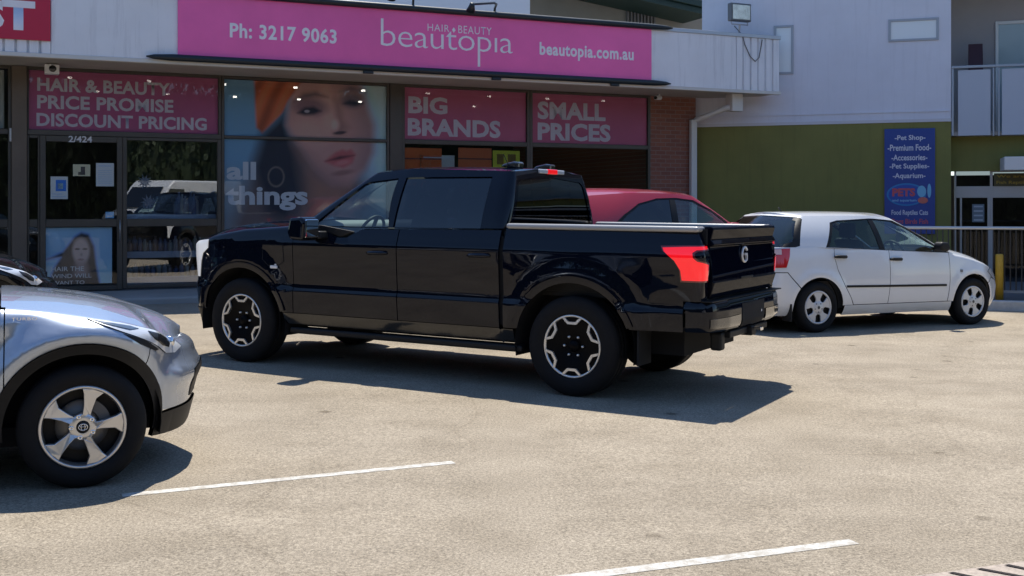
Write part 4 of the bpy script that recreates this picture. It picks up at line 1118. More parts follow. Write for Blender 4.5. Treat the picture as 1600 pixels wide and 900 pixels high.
def pol(r, deg): return (r * math.cos(math.radians(deg)), r * math.sin(math.radians(deg)))
def wheel(parent, c, sd, R, rim, wd, style, spin=0.0):
    """wheel (dark hub and barrel) > tyre, rim, brake disc; the street face looks to side sd"""
    M_ = Matrix.Translation(c) @ Matrix.Diagonal((1, sd, 1, 1)) @ Matrix.Rotation(math.radians(spin), 4, 'Y')
    h = wd / 2
    mb = MB(); mb.lathe([(rim - .012, h - .03), (rim - .03, h - .07), (rim - .035, -h + .02), (0, -h + .03)], 40); mb.lathe([(0, h - .09), (.06, h - .09), (.08, -h + .03)], 20)
    if style == 'cross': mb.lathe([(0, h - .12), (rim - .03, h - .12)], 40)
    w_ = mb.build("wheel", mat("wheel_barrel", (.02, .02, .022), rough=.5, metal=.4), parent); w_.matrix_local = M_
    t = MB(); s_ = R - rim
    t.lathe([(rim - .015, h - .022), (rim + .004, h - .006), (rim + s_ * .12, h + .002), (rim + s_ * .42, h + .010), (rim + s_ * .70, h + .004), (R - s_ * .16, h - .008), (R - s_ * .05, h - .022), (R, h - .045), (R + .001, h - .09), (R - .006, h - .092), (R - .006, h - .100), (R + .001, h - .102),
             (R + .001, -.008), (R - .007, -.007), (R - .007, .007 - .014 * 1), (R + .001, -.009), (R, -h + .045), (R - .02, -h + .01), (rim, -h + .01), (rim - .015, -h + .03)], 64)
    t.build("tyre", M_rubber, w_)
    r_ = MB()
    if style == 'truck':
        r_.lathe([(rim - .004, h - .012), (rim - .007, h - .004), (rim - .019, h - .006), (rim - .024, h - .02)], 56)
        rb = MB(); rb.lathe([(0, h - .055), (.07, h - .055), (.10, h - .045), (rim * .72, h - .022), (rim - .030, h - .018)], 56)
        rb.lathe([(0, h - .028), (.045, h - .03), (.052, h - .05)], 24)
        for k in range(6):
            a0 = 30 + 60 * k
            p_out0, p_out1 = pol(rim - .020, a0 - 21), pol(rim - .020, a0 + 21)
            p_in0, p_in1 = pol(rim * .70, a0 - 12.5), pol(rim * .70, a0 + 12.5)
            q_in0, q_in1 = pol(rim * .70 + .019, a0 - 8.6), pol(rim * .70 + .019, a0 + 8.6)
            q_out0, q_out1 = pol(rim - .020, a0 - 16.2), pol(rim - .020, a0 + 16.2)
            for quad in ((p_out0, p_in0, q_in0, q_out0), (p_in0, p_in1, q_in1, q_in0), (p_in1, p_out1, q_out1, q_in1)):
                r_.prism(list(quad), 'y', h - .03, h - .003)
            d_ = MB()
            px_ = pol(.085, 60 * k); r_.lathe([(0, h - .030), (.009, h - .030), (.011, h - .05)], 8, center=(px_[0], 0, px_[1]))
        rb.build("rim_face", mat("rim_black", (.003, .003, .004), rough=.4, spec=.08), w_)
        r_.build("rim", M_machined, w_)
    elif style == 'cover':
        r_.lathe([(rim - .004, h - .012), (rim - .01, h - .002), (rim - .028, h - .004), (rim - .032, h - .016)], 48)
        r_.lathe([(0, h + .002), (.035, h), (.07, h - .004), (.085, h - .012)], 32)
        for k in range(5):
            a0 = 90 + 72 * k
            poly = [pol(.07, a0 - 34), pol(rim * .52, a0 - 17), pol(rim - .028, a0 - 23), pol(rim - .028, a0), pol(rim - .028, a0 + 23), pol(rim * .52, a0 + 17), pol(.07, a0 + 34), pol(.05, a0)]
            r_.prism(poly, 'y', h - .028, h - .008)
            px_ = pol(.052, a0 + 36)
        r_.build("rim", mat("wheel_cover_silver", (.60, .60, .61), rough=.4, metal=.4), w_, bevel=.003, bseg=1)
        d_ = MB(); d_.lathe([(0, h - .05), (rim - .03, h - .05)], 40); d_.build("cover_recess", M_black, w_)
        d_ = MB()
        for k in range(5):
            px_ = pol(.055, 90 + 36 + 72 * k); d_.lathe([(0, h - .001), (.008, h - .001), (.009, h - .012)], 8, center=(px_[0], 0, px_[1]))
        d_.lathe([(0, h + .004), (.02, h + .003)], 16); d_.build("cover_bolts", mat("bolt_dark", (.06, .06, .06), rough=.5), w_)
    else:       # 'blade': five twisted wide spokes
        r_.lathe([(rim - .002, h - .012), (rim - .006, h - .002), (rim - .020, h - .002), (rim - .026, h - .03), (rim - .03, h - .06)], 56)
        r_.lathe([(.036, h - .018), (.05, h - .016), (.075, h - .022), (.08, h - .04)], 32)
        for k in range(5):
            a0 = 76 + 72 * k
            poly = [pol(.062, a0 + 31), pol(.075, a0 + 16), pol(rim * .5, a0 + 12), pol(rim * .78, a0 + 13), pol(rim - .021, a0 + 15), pol(rim - .021, a0), pol(rim - .021, a0 - 17), pol(rim * .72, a0 - 10), pol(rim * .45, a0 - 13), pol(.075, a0 - 20), pol(.062, a0 - 31)]
            n = len(poly)
            ye = lambda p: h - .016 + .010 * (math.hypot(*p) / rim)
            ang = lambda p: (math.degrees(math.atan2(p[1], p[0])) - a0 + 180) % 360 - 180
            vs = [(p[0], ye(p) - max(0, -ang(p)) * .0006, p[1]) for p in poly] + [(p[0], ye(p) - .04, p[1]) for p in poly]
            r_.add(vs, [tuple(range(n))] + [(i, n + i, n + (i + 1) % n, (i + 1) % n) for i in range(n)])
        r_.build("rim", M_alloy, w_, bevel=.004, bseg=2)
        d_ = MB(); d_.lathe([(.05, h - .085), (.145, h - .085), (.148, h - .10)], 40); d_.build("brake_disc", M_disc, w_)
        d_ = MB(); d_.lathe([(0, h - .12), (rim - .03, h - .12)], 40); d_.build("hub_shadow_plate", M_black, w_)
        d_ = MB(); d_.prism(arc(0, 0, .155, 5, 70, 8) + arc(0, 0, .095, 70, 5, 8), 'y', h - .10, h - .06); d_.build("brake_caliper", mat("caliper_grey", (.12, .12, .12), rough=.6), w_)
        d_ = MB()
        for k in range(5):
            px_ = pol(.062, 76 + 36 + 72 * k); d_.lathe([(.004, h - .016), (.013, h - .010), (.015, h - .03)], 10, center=(px_[0], 0, px_[1]))
        d_.build("wheel_bolts", M_chrome, w_)
        d_ = MB(); d_.lathe([(0, h - .012), (.030, h - .013), (.037, h - .018)], 24); d_.build("hub_cap", M_black, w_)
        d_ = MB(); lg = [(.024 * math.cos(t * math.pi / 12), .024 * math.sin(t * math.pi / 12)) for t in range(25)]
        d_.tube([(a, h - .010, b * .75) for a, b in lg], .0022, 6, caps=False); d_.tube([(a * .45, h - .010, b * .75) for a, b in lg], .002, 6, caps=False); d_.tube([(a * .8, h - .010, .009 + b * .3) for a, b in lg], .002, 6, caps=False)
        d_.build("hub_emblem", M_chrome, w_)
    return w_

def seats(parent, rows, zf, ms=None):
    for (x, ys) in rows:
        for y in ys:
            mb = MB(); mb.box((x - .05, y - .24, zf), (x + .5, y + .24, zf + .16))
            mb.add([(x - .02, y - .24, zf + .1), (x + .12, y - .24, zf + .1), (x - .12, y - .22, zf + .72), (x - .22, y - .22, zf + .72), (x - .02, y + .24, zf + .1), (x + .12, y + .24, zf + .1), (x - .12, y + .22, zf + .72), (x - .22, y + .22, zf + .72)],
                   [(0, 1, 2, 3), (7, 6, 5, 4), (0, 4, 5, 1), (1, 5, 6, 2), (2, 6, 7, 3), (3, 7, 4, 0)])
            mb.box((x - .24, y - .12, zf + .74), (x - .13, y + .12, zf + .94))
            mb.build("seat", ms or M_seat, parent, bevel=.04, bseg=3)
def steering(parent, c, r=.185, tilt=65):
    mb = MB(); T = Matrix.Translation(c) @ Matrix.Rotation(math.radians(tilt), 4, 'Y')
    mb.T = T; mb.tube([(r * math.cos(k * math.pi / 14), r * math.sin(k * math.pi / 14), 0) for k in range(29)], .016, 8, caps=False)
    mb.tube([(-r, 0, 0), (r, 0, 0)], .02, 6); mb.tube([(0, 0, 0), (0, -r, 0)], .02, 6); mb.lathe([(0, 0)] + [(.06, 0)], 12)
    return mb.build("steering_wheel", M_black, parent)

def paint(name, col, rough=.28, metal=0.0, coat=1.0):
    return mat(name, col, rough=rough, metal=metal, coat=coat, coat_rough=.02, var=.02, vscale=3, spec=.0 if sum(col) < .1 else .5)
P_black = paint("black_car_paint", (0.002, 0.0035, 0.010), rough=.5, coat=.75)
P_white = paint("white_car_paint", (0.74, 0.75, 0.76), rough=.35)
P_silver = paint("silver_car_paint", (0.40, 0.455, 0.54), rough=.26, metal=.55)
P_red = paint("red_car_paint", (0.33, 0.006, 0.016), rough=.3)
P_black2 = paint("black_car_paint_plain", (0.008, 0.009, 0.011), rough=.3)
G_car = glass("car_glass", (.66, .78, .75), ior=1.75)
G_privacy = glass("privacy_glass", (.035, .045, .06), ior=1.75)
G_tint = glass("tinted_car_glass", (.30, .38, .38))

# ------------------------------------------------------------------ black pickup
YAW_T = math.pi - 0.5239
truck = empty("pickup_truck", car_matrix(.9852, 10.028, YAW_T), "large black four door pickup truck with lit red tail light, parked across the middle", "pickup truck")
ZT_T = [(-1.2, 1.42), (.667, 1.42), (.677, 1.378), (3.02, 1.378), (3.1, 1.372), (3.7, 1.33), (4.1, 1.265), (4.40, 1.185), (4.64, 1.165)]
SEC_T = [(.30, .09), (.40, .07), (.52, .035), (.60, .026), (.70, .015), (.745, .010), (.765, .020), (.80, .026), (.95, .014), (1.08, .005), (1.19, .0), (1.215, .003), (1.25, .016), (1.31, .034), (1.39, .066), (1.43, .075)]
def ins_truck(x, y, z, u):
    i = smooth_interp(SEC_T, z, .012)
    for cx in (0, 3.696):
        d = math.hypot((x - cx), (z - .415))
        i -= .030 * math.exp(-((d - .60) / .10) ** 2) * min(1, max(0, (z - .35) / .2))
    if x > 4.42: i += max(0, z - .9) * .05
    return i
TS = BodySkin([(-1.14, 0), (-1.14, .985, .07), (-.4, 1.0), (.6, 1.0), (3.2, 1.0), (4.1, .985, .3), (4.46, .91, .22), (4.61, .60, .3), (4.66, 0)], ZT_T, ins_truck, roll=lambda x: .035 if x > 3.03 else (.02 if x < .67 else 0), sm=.03)
S = TS.S
AR = .548
EB = [-k for k in (.003, .008, .016, .026, .036)]
def sect(skin, pts): return skin.poly([(skin.S(x), z) for x, z in pts])
ZB = [z - 1.378 for z in (.735, .75, .77, .785, 1.18, 1.20, 1.22, 1.24)]
fend = [(S(3.028), .53), (S(3.16), .53)] + [(S(x), z) for x, z in arc(3.696, .415, AR, 168, 12)] + [(S(4.36), .52), (S(4.47), .52), (S(4.47), None), (S(3.028), None)]
panel(TS, "front_fender", TS.poly(fend), P_black, truck, split=True, db=.05, extra_b=EB)
panel(TS, "grille", TS.poly([(S(4.478), .53), (TS.len, .53), (TS.len, 1.155), (S(4.478), None)]), M_gloss_black, truck, db=.08)
panel(TS, "front_bumper", TS.poly([(S(4.28), .32), (TS.len, .32), (TS.len, .515), (S(4.265), .515)]), M_black, truck, off=.01)
fd = panel(TS, "front_door", sect(TS, [(1.797, .53), (3.02, .53), (3.02, 1.37), (2.76, 1.37), (2.48, 1.268), (2.38, 1.272), (2.22, 1.352), (1.797, 1.356)]), P_black, truck, split=True, db=.05, extra_b=ZB)
rd = panel(TS, "rear_door", sect(TS, [(.712, .53), (1.787, .53), (1.787, 1.358), (.712, 1.37)]), P_black, truck, split=True, db=.05, extra_b=ZB)
panel(TS, "rocker_panel", sect(TS, [(.565, .42), (3.15, .42), (3.15, .524), (.565, .524)]), M_gloss_black, truck)
bed = [(S(.665), .535), (S(.535), .535)] + [(S(x), z) for x, z in arc(0, .415, AR, 13, 161)] + [(S(-.53), .59), (S(-.97), .595), (S(-.97), .84), (TS.R(.835), .84), (TS.R(.835), None), (S(.665), None)]
panel(TS, "bed_side", TS.poly(bed), P_black, truck, split=True, db=.05, extra_b=[z - 1.42 for z in (.74, .755, .775, 1.18, 1.2, 1.22, 1.25)] + [-.004, -.01, -.018])
inner = [(S(.56), .55), (S(3.12), .55), (S(3.12), 1.34), (S(2.9), 1.24), (S(.56), 1.34)]
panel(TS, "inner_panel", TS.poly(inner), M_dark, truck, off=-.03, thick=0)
for cx in (0, 3.696):
    lo, hi = (14, 160) if cx == 0 else (11, 167)
    ring = arc(cx, .415, AR - .012, lo, hi, 30) + arc(cx, .415, AR + .045, hi, lo, 30)
    panel(TS, "wheel_arch_trim", sect(TS, ring), P_black, truck, off=.012, thick=.03, split=True)
    well(truck, cx, .415, AR + .01, .62, .965)
TAIL = [(S(-.782), 1.272), (S(-.80), 1.235), (S(-.895), 1.17), (S(-.945), 1.09), (S(-.955), .992), (TS.R(.865), .992), (TS.R(.862), 1.14), (S(-1.105), 1.165), (S(-1.075), 1.19), (S(-1.07), 1.215), (S(-1.095), 1.232), (TS.R(.845), 1.24), (TS.R(.845), 1.285), (S(-1.0), 1.28)]
tl_ = panel(TS, "tail_light", TS.poly(TAIL), mat("red_lens_dark", (.16, .004, .006), rough=.1, coat=1), truck, off=.010, thick=.02, split=True, da=.04, db=.04)
CORE = [(S(-.80), 1.258), (S(-.815), 1.228), (S(-.905), 1.160), (S(-.955), 1.085), (S(-.966), 1.006), (TS.R(.885), 1.006), (TS.R(.885), 1.13), (S(-1.09), 1.158), (S(-1.058), 1.186), (S(-1.053), 1.222), (S(-1.085), 1.243), (TS.R(.87), 1.250), (TS.R(.87), 1.274), (S(-1.0), 1.268)]
for i_, o_ in enumerate(tl_): panel(TS, "lit_lens", TS.poly(CORE), M_tail_on, o_, off=.0125, thick=.004, sides=((1, -1)[i_],), da=.03, db=.03)
HEAD = [(S(4.44), 1.178), (S(4.17), 1.215), (S(4.18), 1.13), (S(4.27), 1.07), (S(4.31), .99), (S(4.35), .83), (S(4.40), .83), (S(4.41), 1.0), (S(4.42), 1.09)]
panel(TS, "headlight", TS.poly(HEAD), mat("led_bar", (.8, .82, .85), rough=.2, coat=1, emit=(1, 1, 1), estr=.25), truck, off=.008, thick=.02, split=True, da=.03, db=.03)
cd = [(3.405, 1.178), (3.15, 1.178), (3.14, 1.03), (3.20, .99), (3.33, .985), (3.40, 1.04)]
panel(TS, "charge_door_gap", sect(TS, [(3.27 + (x - 3.27) * 1.06, 1.09 + (z - 1.09) * 1.07) for x, z in cd]), M_dark, truck, off=.0015, thick=.004, sides=(1,))
panel(TS, "charge_door", sect(TS, cd), P_black, truck, off=.004, thick=.004, sides=(1,))
cap("hood", lambda q: TS.P(S(3.05) + (TS.len - S(3.05)) * q, -.0), lambda q: Vector((3.15 + q ** .9 * (TS.P(TS.len, 0).x - 3.15), 0, 1.435 - .05 * q - .17 * q ** 3)), 50, 12, P_black, truck, 3.0)
# cab upper
TG = RingSkin([(.69, 0, 1.385), (.70, .905, 1.385), (1.83, .925, 1.372), (3.02, .90, 1.372), (3.34, 0, 1.44)],
              [(.735, 0, 1.925), (.74, .70, 1.89), (1.83, .70, 1.925), (2.26, .69, 1.885), (2.45, 0, 1.915)], sm=.07, bulge=.02)
glf = TG.xz([(2.83, 1.375), (2.34, 1.765), (2.28, 1.79), (1.965, 1.825), (1.945, 1.36), (2.22, 1.36), (2.36, 1.28), (2.46, 1.275), (2.74, 1.33)], 1.2, 3.0)
glr = TG.xz([(1.875, 1.362), (1.855, 1.828), (.945, 1.832), (.955, 1.378)], 1.02, 2.9)
hole_f = TG.xz([(2.86, 1.376), (2.35, 1.775), (2.28, 1.80), (1.955, 1.833), (1.935, 1.376)], 1.2, 3.0)
hole_r = TG.xz([(1.885, 1.376), (1.865, 1.836), (.935, 1.842), (.945, 1.382)], 1.02, 2.9)
shell = [(0, 1), (0, .86), (.80, .84), (.86, .78), (.86, .06), (0, .06), (0, 0), (4, 0), (4, .03), (3.16, .03), (3.12, .5), (3.14, .95), (4, .97), (4, 1)]
panel(TG, "cab_frame", shell, P_black, truck, holes=[hole_f, hole_r], da=.07, db=.06, thick=.03)
lamp_win = panel(TG, "rear_window", [(0, .855), (.79, .835), (.85, .77), (.85, .065), (0, .065)], G_privacy, truck, off=-.008, thick=0, da=.1, db=.1)
panel(TG, "windscreen", [(3.165, .035), (4, .035), (4, .965), (3.145, .945)], G_car, truck, off=-.006, thick=0, da=.1, db=.1)
wf = panel(TG, "front_door_window", glf, G_car, truck, off=-.012, thick=0, split=True, da=.1, db=.1)
wr = panel(TG, "rear_door_window", glr, G_privacy, truck, off=-.012, thick=0, split=True, da=.1, db=.1)
for d_, w_ in zip(fd, wf): w_.parent = d_
for d_, w_ in zip(rd, wr): w_.parent = d_
cap("roof", lambda q: TG.P(4 * q, 1.0), lambda q: Vector((.735 + 1.715 * (0 if q < .15 else (1 if q > .82 else (q - .15) / .67)), 0, (1.925 + .03 * math.sin(math.pi * min(1, max(0, (q - .1) / .8)))))), 60, 10, P_black, truck, 2.6)
# rear door weather strips and handles
for sd, d_ in ((1, fd[0]), (-1, fd[1])):
    mb = MB(); mb.tube([(1.90, sd * 1.0, 1.137), (1.93, sd * 1.03, 1.14), (2.08, sd * 1.032, 1.138), (2.12, sd * 1.0, 1.134)], [.012, .019, .019, .012], 10); mb.build("door_handle", P_black, d_)
for sd, d_ in ((1, rd[0]), (-1, rd[1])):
    mb = MB(); mb.tube([(.80, sd * 1.0, 1.147), (.83, sd * 1.03, 1.15), (.98, sd * 1.032, 1.148), (1.02, sd * 1.0, 1.144)], [.012, .019, .019, .012], 10); mb.build("door_handle", P_black, d_)
# mirrors
for sd in (1, -1):
    mb = MB(); mb.prism([(2.64, 1.24), (2.80, 1.25), (2.83, 1.32), (2.80, 1.455), (2.66, 1.465), (2.62, 1.42)], 'y', sd * 1.07, sd * 1.31)
    mo = mb.build("door_mirror", P_black, truck, bevel=.035, bseg=3)
    mb = MB(); mb.prism([(1.10, 1.27), (1.285, 1.27), (1.285, 1.44), (1.10, 1.44)] if sd > 0 else [(-1.285, 1.27), (-1.10, 1.27), (-1.10, 1.44), (-1.285, 1.44)], 'x', 2.612, 2.632); mb.build("mirror_glass", mat("mirror_silver", (.8, .82, .85), rough=.02, metal=1), mo, bevel=.01)
    mb = MB(); mb.prism([(2.60, 1.26), (2.78, 1.25), (2.78, 1.32), (2.62, 1.33)], 'y', sd * .93, sd * 1.09); mb.build("mirror_arm", M_black, mo, bevel=.015)
    mb = MB(); mb.prism([(2.30, 1.33), (2.46, 1.275), (2.90, 1.375), (2.70, 1.385)], 'y', sd * .948, sd * .965); mb.build("mirror_sail", M_black, mo, bevel=.008)
# load bed
for sd in (1, -1):
    mb = MB(); mb.box((-1.09, sd * .80, 1.385), (.66, sd * .962, 1.432)); mb.build("bed_rail", mat("bed_rail_sheen_grey", (.34, .34, .34), rough=.3, coat=.6), truck, bevel=.022, bseg=4)  # pale grey colours in the sun glint along the dark rails
for sd in (1, -1):
    mb = MB(); mb.box((-1.09, sd * .79, .862), (.618, sd * .83, 1.384)); mb.build("bed_wall", M_black, truck)
mb = MB(); mb.box((-1.09, -.82, .82), (.66, .82, .86)); mb.box((.62, -.79, .86), (.66, .79, 1.40)); mb.build("bed_liner", M_black, truck)
# tailgate
mb = MB(); mb.prism([(-1.09, 1.428), (-1.135, 1.430), (-1.160, 1.422), (-1.166, 1.405), (-1.146, 1.325), (-1.172, 1.292), (-1.172, 1.282), (-1.1345, 1.268), (-1.1505, 1.12), (-1.1655, 1.0), (-1.178, .985), (-1.172, .965), (-1.140, .86), (-1.09, .86)], 'y', -.825, .825)
tg = mb.build("tailgate", paint("black_tailgate_paint", (.002, .003, .009), rough=.5, coat=.35), truck, bevel=.006)
mb = MB(); th = [math.pi + k * math.pi / 16 for k in range(33)]
mb.tube([(-1.150, .068 * math.cos(t), 1.185 + .062 * math.sin(t)) for t in th[3:30]], .011, 8, caps=False)
for (a, b, c, d) in ((-.045, 1.178, .015, 1.196), (-.05, 1.13, -.03, 1.196)): mb.box((-1.162, a, b), (-1.140, c, d))
mb.build("emblem", mat("emblem_silver", (.72, .74, .78), rough=.35, metal=.3), tg)
mb = MB(); mb.box((-1.178, -.16, .985), (-1.165, .16, 1.005)); mb.build("tailgate_handle", M_black, tg, bevel=.004)
for sd in (1, -1):
    mb = MB(); mb.prism([(sd * .83, .86), (sd * .86, .86), (sd * .86, 1.41), (sd * .83, 1.41)], 'x', -1.12, -1.08)
    mb.build("tailgate_jamb", M_dark, truck)
# rear bumper
BS = BodySkin([(-1.235, 0), (-1.225, .60), (-1.18, .93, .14), (-.955, 1.005)], [(-2, .84), (2, .84)], lambda x, y, z, u: smooth_interp([(.55, .07), (.60, .02), (.64, .0), (.78, .0), (.82, .012), (.85, .03)], z, .01), sm=.03)
bp = BS.poly([(0, .575), (BS.len, .60), (BS.len, .835), (0, .835)])
rbp = panel(BS, "rear_bumper", bp, P_black, truck, db=.03, da=.05, thick=.05)
panel(BS, "bumper_pad", BS.poly([(.34, .615), (.90, .63), (.90, .70), (.34, .705)]), mat("satin_bumper", (.02, .02, .02), rough=.12, coat=1), rbp, off=.008, thick=.012, da=.05, db=.03, split=True)
panel(BS, "plate_recess_shade", BS.poly([(0, .60), (.29, .60), (.30, .79), (0, .79)]), M_dark, rbp, off=.004, thick=.01, da=.05, db=.03)  # flat dark sheet painted in for the shade of a recess
mb = MB(); mb.box((-1.20, -.93, .835), (-1.10, .93, .846)); mb.build("step_pad", M_black, rbp, bevel=.004)
mb = MB(); mb.lathe([(0, 0), (.012, 0)], 10, center=(0, 0, 0)); mb.v = [Vector((-1.248, v.x - .18, v.z + .70)) for v in mb.v]; mb.build("plate_lamp", M_white, rbp)
mb = MB(); mb.box((-1.24, -.06, .50), (-.9, .06, .58)); mb.box((-1.2, -.5, .52), (-1.02, .5, .575)); mb.build("tow_bar", M_black, truck, bevel=.01)
mb = MB(); mb.box((-1.31, -.035, .545), (-1.24, .035, .575)); mb.build("tow_hitch", M_chrome, truck, bevel=.005)
mb = MB(); mb.box((-1.16, .50, .42), (-1.06, .60, .57)); mb.build("tow_hook", M_black, truck, bevel=.02)
# roof bits: cargo lamps with brake light, antennas
mb = MB(); mb.box((.715, -.245, 1.885), (.76, .245, 1.925)); cl = mb.build("cargo_lamp", mat("cargo_lens", (.75, .74, .72), rough=.25, coat=1), truck, bevel=.008)
mb = MB(); mb.box((.708, -.09, 1.883), (.765, .09, 1.928)); mb.build("brake_light", M_tail_on, cl, bevel=.006)
for y in (.34, -.28):
    mb = MB(); mb.prism([(.86, 1.925), (1.06, 1.945), (1.02, 1.972), (.92, 1.992), (.86, 1.985)], 'y', y - .055, y + .055); o = mb.build("roof_antenna", mat("antenna_black", (.02, .02, .022), rough=.12, coat=1), truck, bevel=.025, bseg=3)
mb = MB(); mb.tube([(.96, .40, 1.95), (1.02, .40, 2.06)], .004, 6); mb.build("antenna_whip", M_black, truck)
mb = MB(); mb.box((3.21, .995, .952), (3.30, 1.012, .982)); mb.box((3.225, .995, .985), (3.245, 1.012, .998)); mb.build("fender_badge", mat("badge_white", (.8, .8, .8), rough=.3), truck, bevel=.006)
# underside, running boards, mud flaps
mb = MB(); mb.box((-.85, -.62, .36), (4.2, .62, .60)); mb.box((.62, -.80, .40), (3.1, .80, .56)); mb.build("chassis", M_dark, truck)
for sd in (1, -1):
    mb = MB(); mb.box((.50, sd * .80, .325), (3.10, sd * .945, .385)); mb.build("running_board", M_black, truck, bevel=.02, bseg=3)
    mb = MB(); mb.box((-.60, sd * .72, .30), (-.585, sd * .98, .62)); mb.build("mud_flap", M_dark, truck)
for x in (0, 3.696):
    mb = MB(); mb.tube([(x, -.75, .40), (x, .75, .40)], .07, 12); mb.build("axle", M_dark, truck)
for x in (0, 3.696):
    for sd in (1, -1): wheel(truck, (x, sd * .855, .418), sd, .420, .268, .275, 'truck', spin=0 if x == 0 else 0)
# cabin
mb = MB(); mb.box((.74, -.84, .58), (3.0, .84, .95)); mb.box((.71, -.86, .95), (.74, .86, 1.38)); mb.box((2.72, -.84, .95), (3.05, .84, 1.36)); mb.build("cabin_trim", mat("cabin_black", (.02, .02, .022), rough=.7), truck, bevel=.01)
seats(truck, [(1.95, (.38, -.38)), (1.02, (.38, -.38))], .93, mat("seat_grey", (.30, .30, .30), rough=.8))
mb = MB(); mb.box((.86, -.66, 1.885), (2.2, .66, 1.90)); mb.build("headliner", mat("headliner_grey", (.45, .46, .46), rough=.9), truck)
mb = MB(); mb.prism([(2.55, 1.352), (3.0, 1.352), (3.0, 1.40), (2.70, 1.43), (2.58, 1.40)], 'y', -.82, .82); mb.build("dashboard", mat("dash_grey", (.22, .22, .22), rough=.6), truck, bevel=.02)
steering(truck, (2.55, .38, 1.30))
mb = MB(); mb.box((2.36, -.12, 1.70), (2.39, .12, 1.775)); mb.tube([(2.38, 0, 1.76), (2.46, 0, 1.85)], .01, 6); mb.build("rear_view_mirror", M_black, truck, bevel=.01)

# ------------------------------------------------------------------ hatchbacks
def hatchback(name, M, label, cat, P_, kind="plain", grp=None):
    root = empty(name, M, label, cat, grp)
    dz = 0.0 if kind == "plain" else .16
    up = lambda pts: [(x, z + dz) for x, z in pts]
    ZT = [(-.85, 1.035), (0, 1.045), (1, 1.002), (2.17, .962), (2.4, .925), (2.6, .885), (3, .775), (3.3, .645), (3.47, .60)]
    ZT = [(x, z + dz * max(0, min(1, (3.2 - x) / .8))) for x, z in ZT]
    SEC = [(.17, .12), (.24, .06), (.33, .022), (.45, .006), (.57, .0), (.70, .003), (.80, .010), (.90, .024), (1.0, .045), (1.08, .07)]
    SEC = [(z + (dz if z > .85 else 0), v) for z, v in SEC]
    def ins(x, y, z, u):
        i = smooth_interp(SEC, z, .04)
        for cx in (0, 2.6):
            d = math.hypot(x - cx, z - .305); i -= .018 * math.exp(-((d - .40) / .07) ** 2)
        if x > 2.85: i += max(0, z - .5) * .22 * min(1, (x - 2.85) / .4)
        if x < -.5: i -= .03 * math.exp(-((z - .55) / .12) ** 2) * min(1, (-.5 - x) / .15)
        return i
    B = BodySkin([(-.80, 0), (-.775, .45, .3), (-.60, .79, .22), (-.1, .845), (1.0, .855), (2.2, .845), (2.92, .815, .4), (3.30, .62, .28), (3.43, .30, .25), (3.47, 0)], ZT, ins, roll=lambda x: .05 if x > 2.25 else .0, sm=.06)
    S = B.S; eb = [-k for k in (.004, .012, .024, .038)]
    q = lambda pts: B.poly([(S(x), z) for x, z in pts])
    rq = [(S(.545), .325), (S(.375), .325)] + [(S(x), z) for x, z in arc(0, .305, .372, 3, 138)] + [(S(-.45), .745), (B.R(.50), .745), (B.R(.50), None), (S(.262), None), (S(.245), .92), (S(.285), .76), (S(.39), .565), (S(.50), .41)]
    panel(B, "rear_quarter", B.poly(rq), P_, root, split=True, db=.06)
    rb = [(S(x), z) for x, z in arc(0, .305, .372, 140, 186)] + [(S(-.45), .21), (B.uu[0], .21), (B.uu[0], .735), (S(-.455), .735)]
    panel(B, "rear_bumper", B.poly(rb), P_, root, db=.06)
    panel(B, "hatch", B.poly([(0, .747), (B.R(.494), .747), (B.R(.494), None), (0, None)]), P_, root)
    rdp = panel(B, "rear_door", q([(.555, .33), (1.105, .33), (1.125, .6), (1.135, .995 + dz), (.268, 1.034 + dz), (.252, .92), (.292, .765), (.397, .57), (.507, .415)]), P_, root, split=True, db=.06)
    fdp = panel(B, "front_door", q([(1.112, .33), (2.128, .33), (2.16, .6), (2.165, .955 + dz), (1.142, .995 + dz), (1.132, .6)]), P_, root, split=True, db=.06)
    ff = [(S(2.136), .33), (S(2.228), .325)] + [(S(x), z) for x, z in arc(2.6, .305, .372, 177, 42)] + [(S(2.95), .60), (S(2.99), .62), (S(2.99), None), (S(2.172), None), (S(2.168), .6)]
    panel(B, "front_fender", B.poly(ff), P_, root, split=True, db=.06, extra_b=eb)
    fb = [(S(x), z) for x, z in arc(2.6, .305, .372, 40, -4)] + [(S(3.02), .215), (B.len, .20), (B.len, .565), (S(3.30), .57), (S(2.998), .612), (S(2.955), .592)]
    panel(B, "front_bumper", B.poly(fb), P_, root, db=.06)
    panel(B, "nose_panel", B.poly([(S(2.998), .622), (S(3.30), .578), (B.len, .573), (B.len, None), (S(2.998), None)]), P_, root, db=.06, extra_b=eb)
    panel(B, "headlight", B.poly([(S(2.90), .70), (S(3.0), .745), (S(3.28), .64), (S(3.33), .60), (S(3.30), .56), (S(3.1), .585)]), M_lens, root, off=.006, thick=.012, split=True, da=.04, db=.04)
    panel(B, "sill", q([(.40, .20), (2.22, .20), (2.2, .322), (.40, .322)]), P_, root, db=.04)
    panel(B, "tail_light", B.poly([(S(-.40), 1.03), (S(-.42), .93), (S(-.47), .80), (B.R(.56), .79), (B.R(.56), 1.015)]), M_tail, root, off=.008, thick=.014, split=True, da=.04, db=.04)
    panel(B, "reversing_lens", B.poly([(B.R(.78), 1.02), (B.R(.78), .955), (B.R(.58), .955), (B.R(.58), 1.012)]), mat("clear_red_lens", (.7, .5, .48), rough=.2, coat=1), root, off=.012, thick=.01, split=True, da=.04, db=.04)
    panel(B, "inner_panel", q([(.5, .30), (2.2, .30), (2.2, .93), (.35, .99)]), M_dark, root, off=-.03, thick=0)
    for cx in (0, 2.6): well(root, cx, .305, .385, .50, .74)
    panel(B, "side_moulding", q([(.42, .545), (2.10, .525), (2.10, .552), (.42, .572)]), M_black, root, off=.008, thick=.012, split=True)
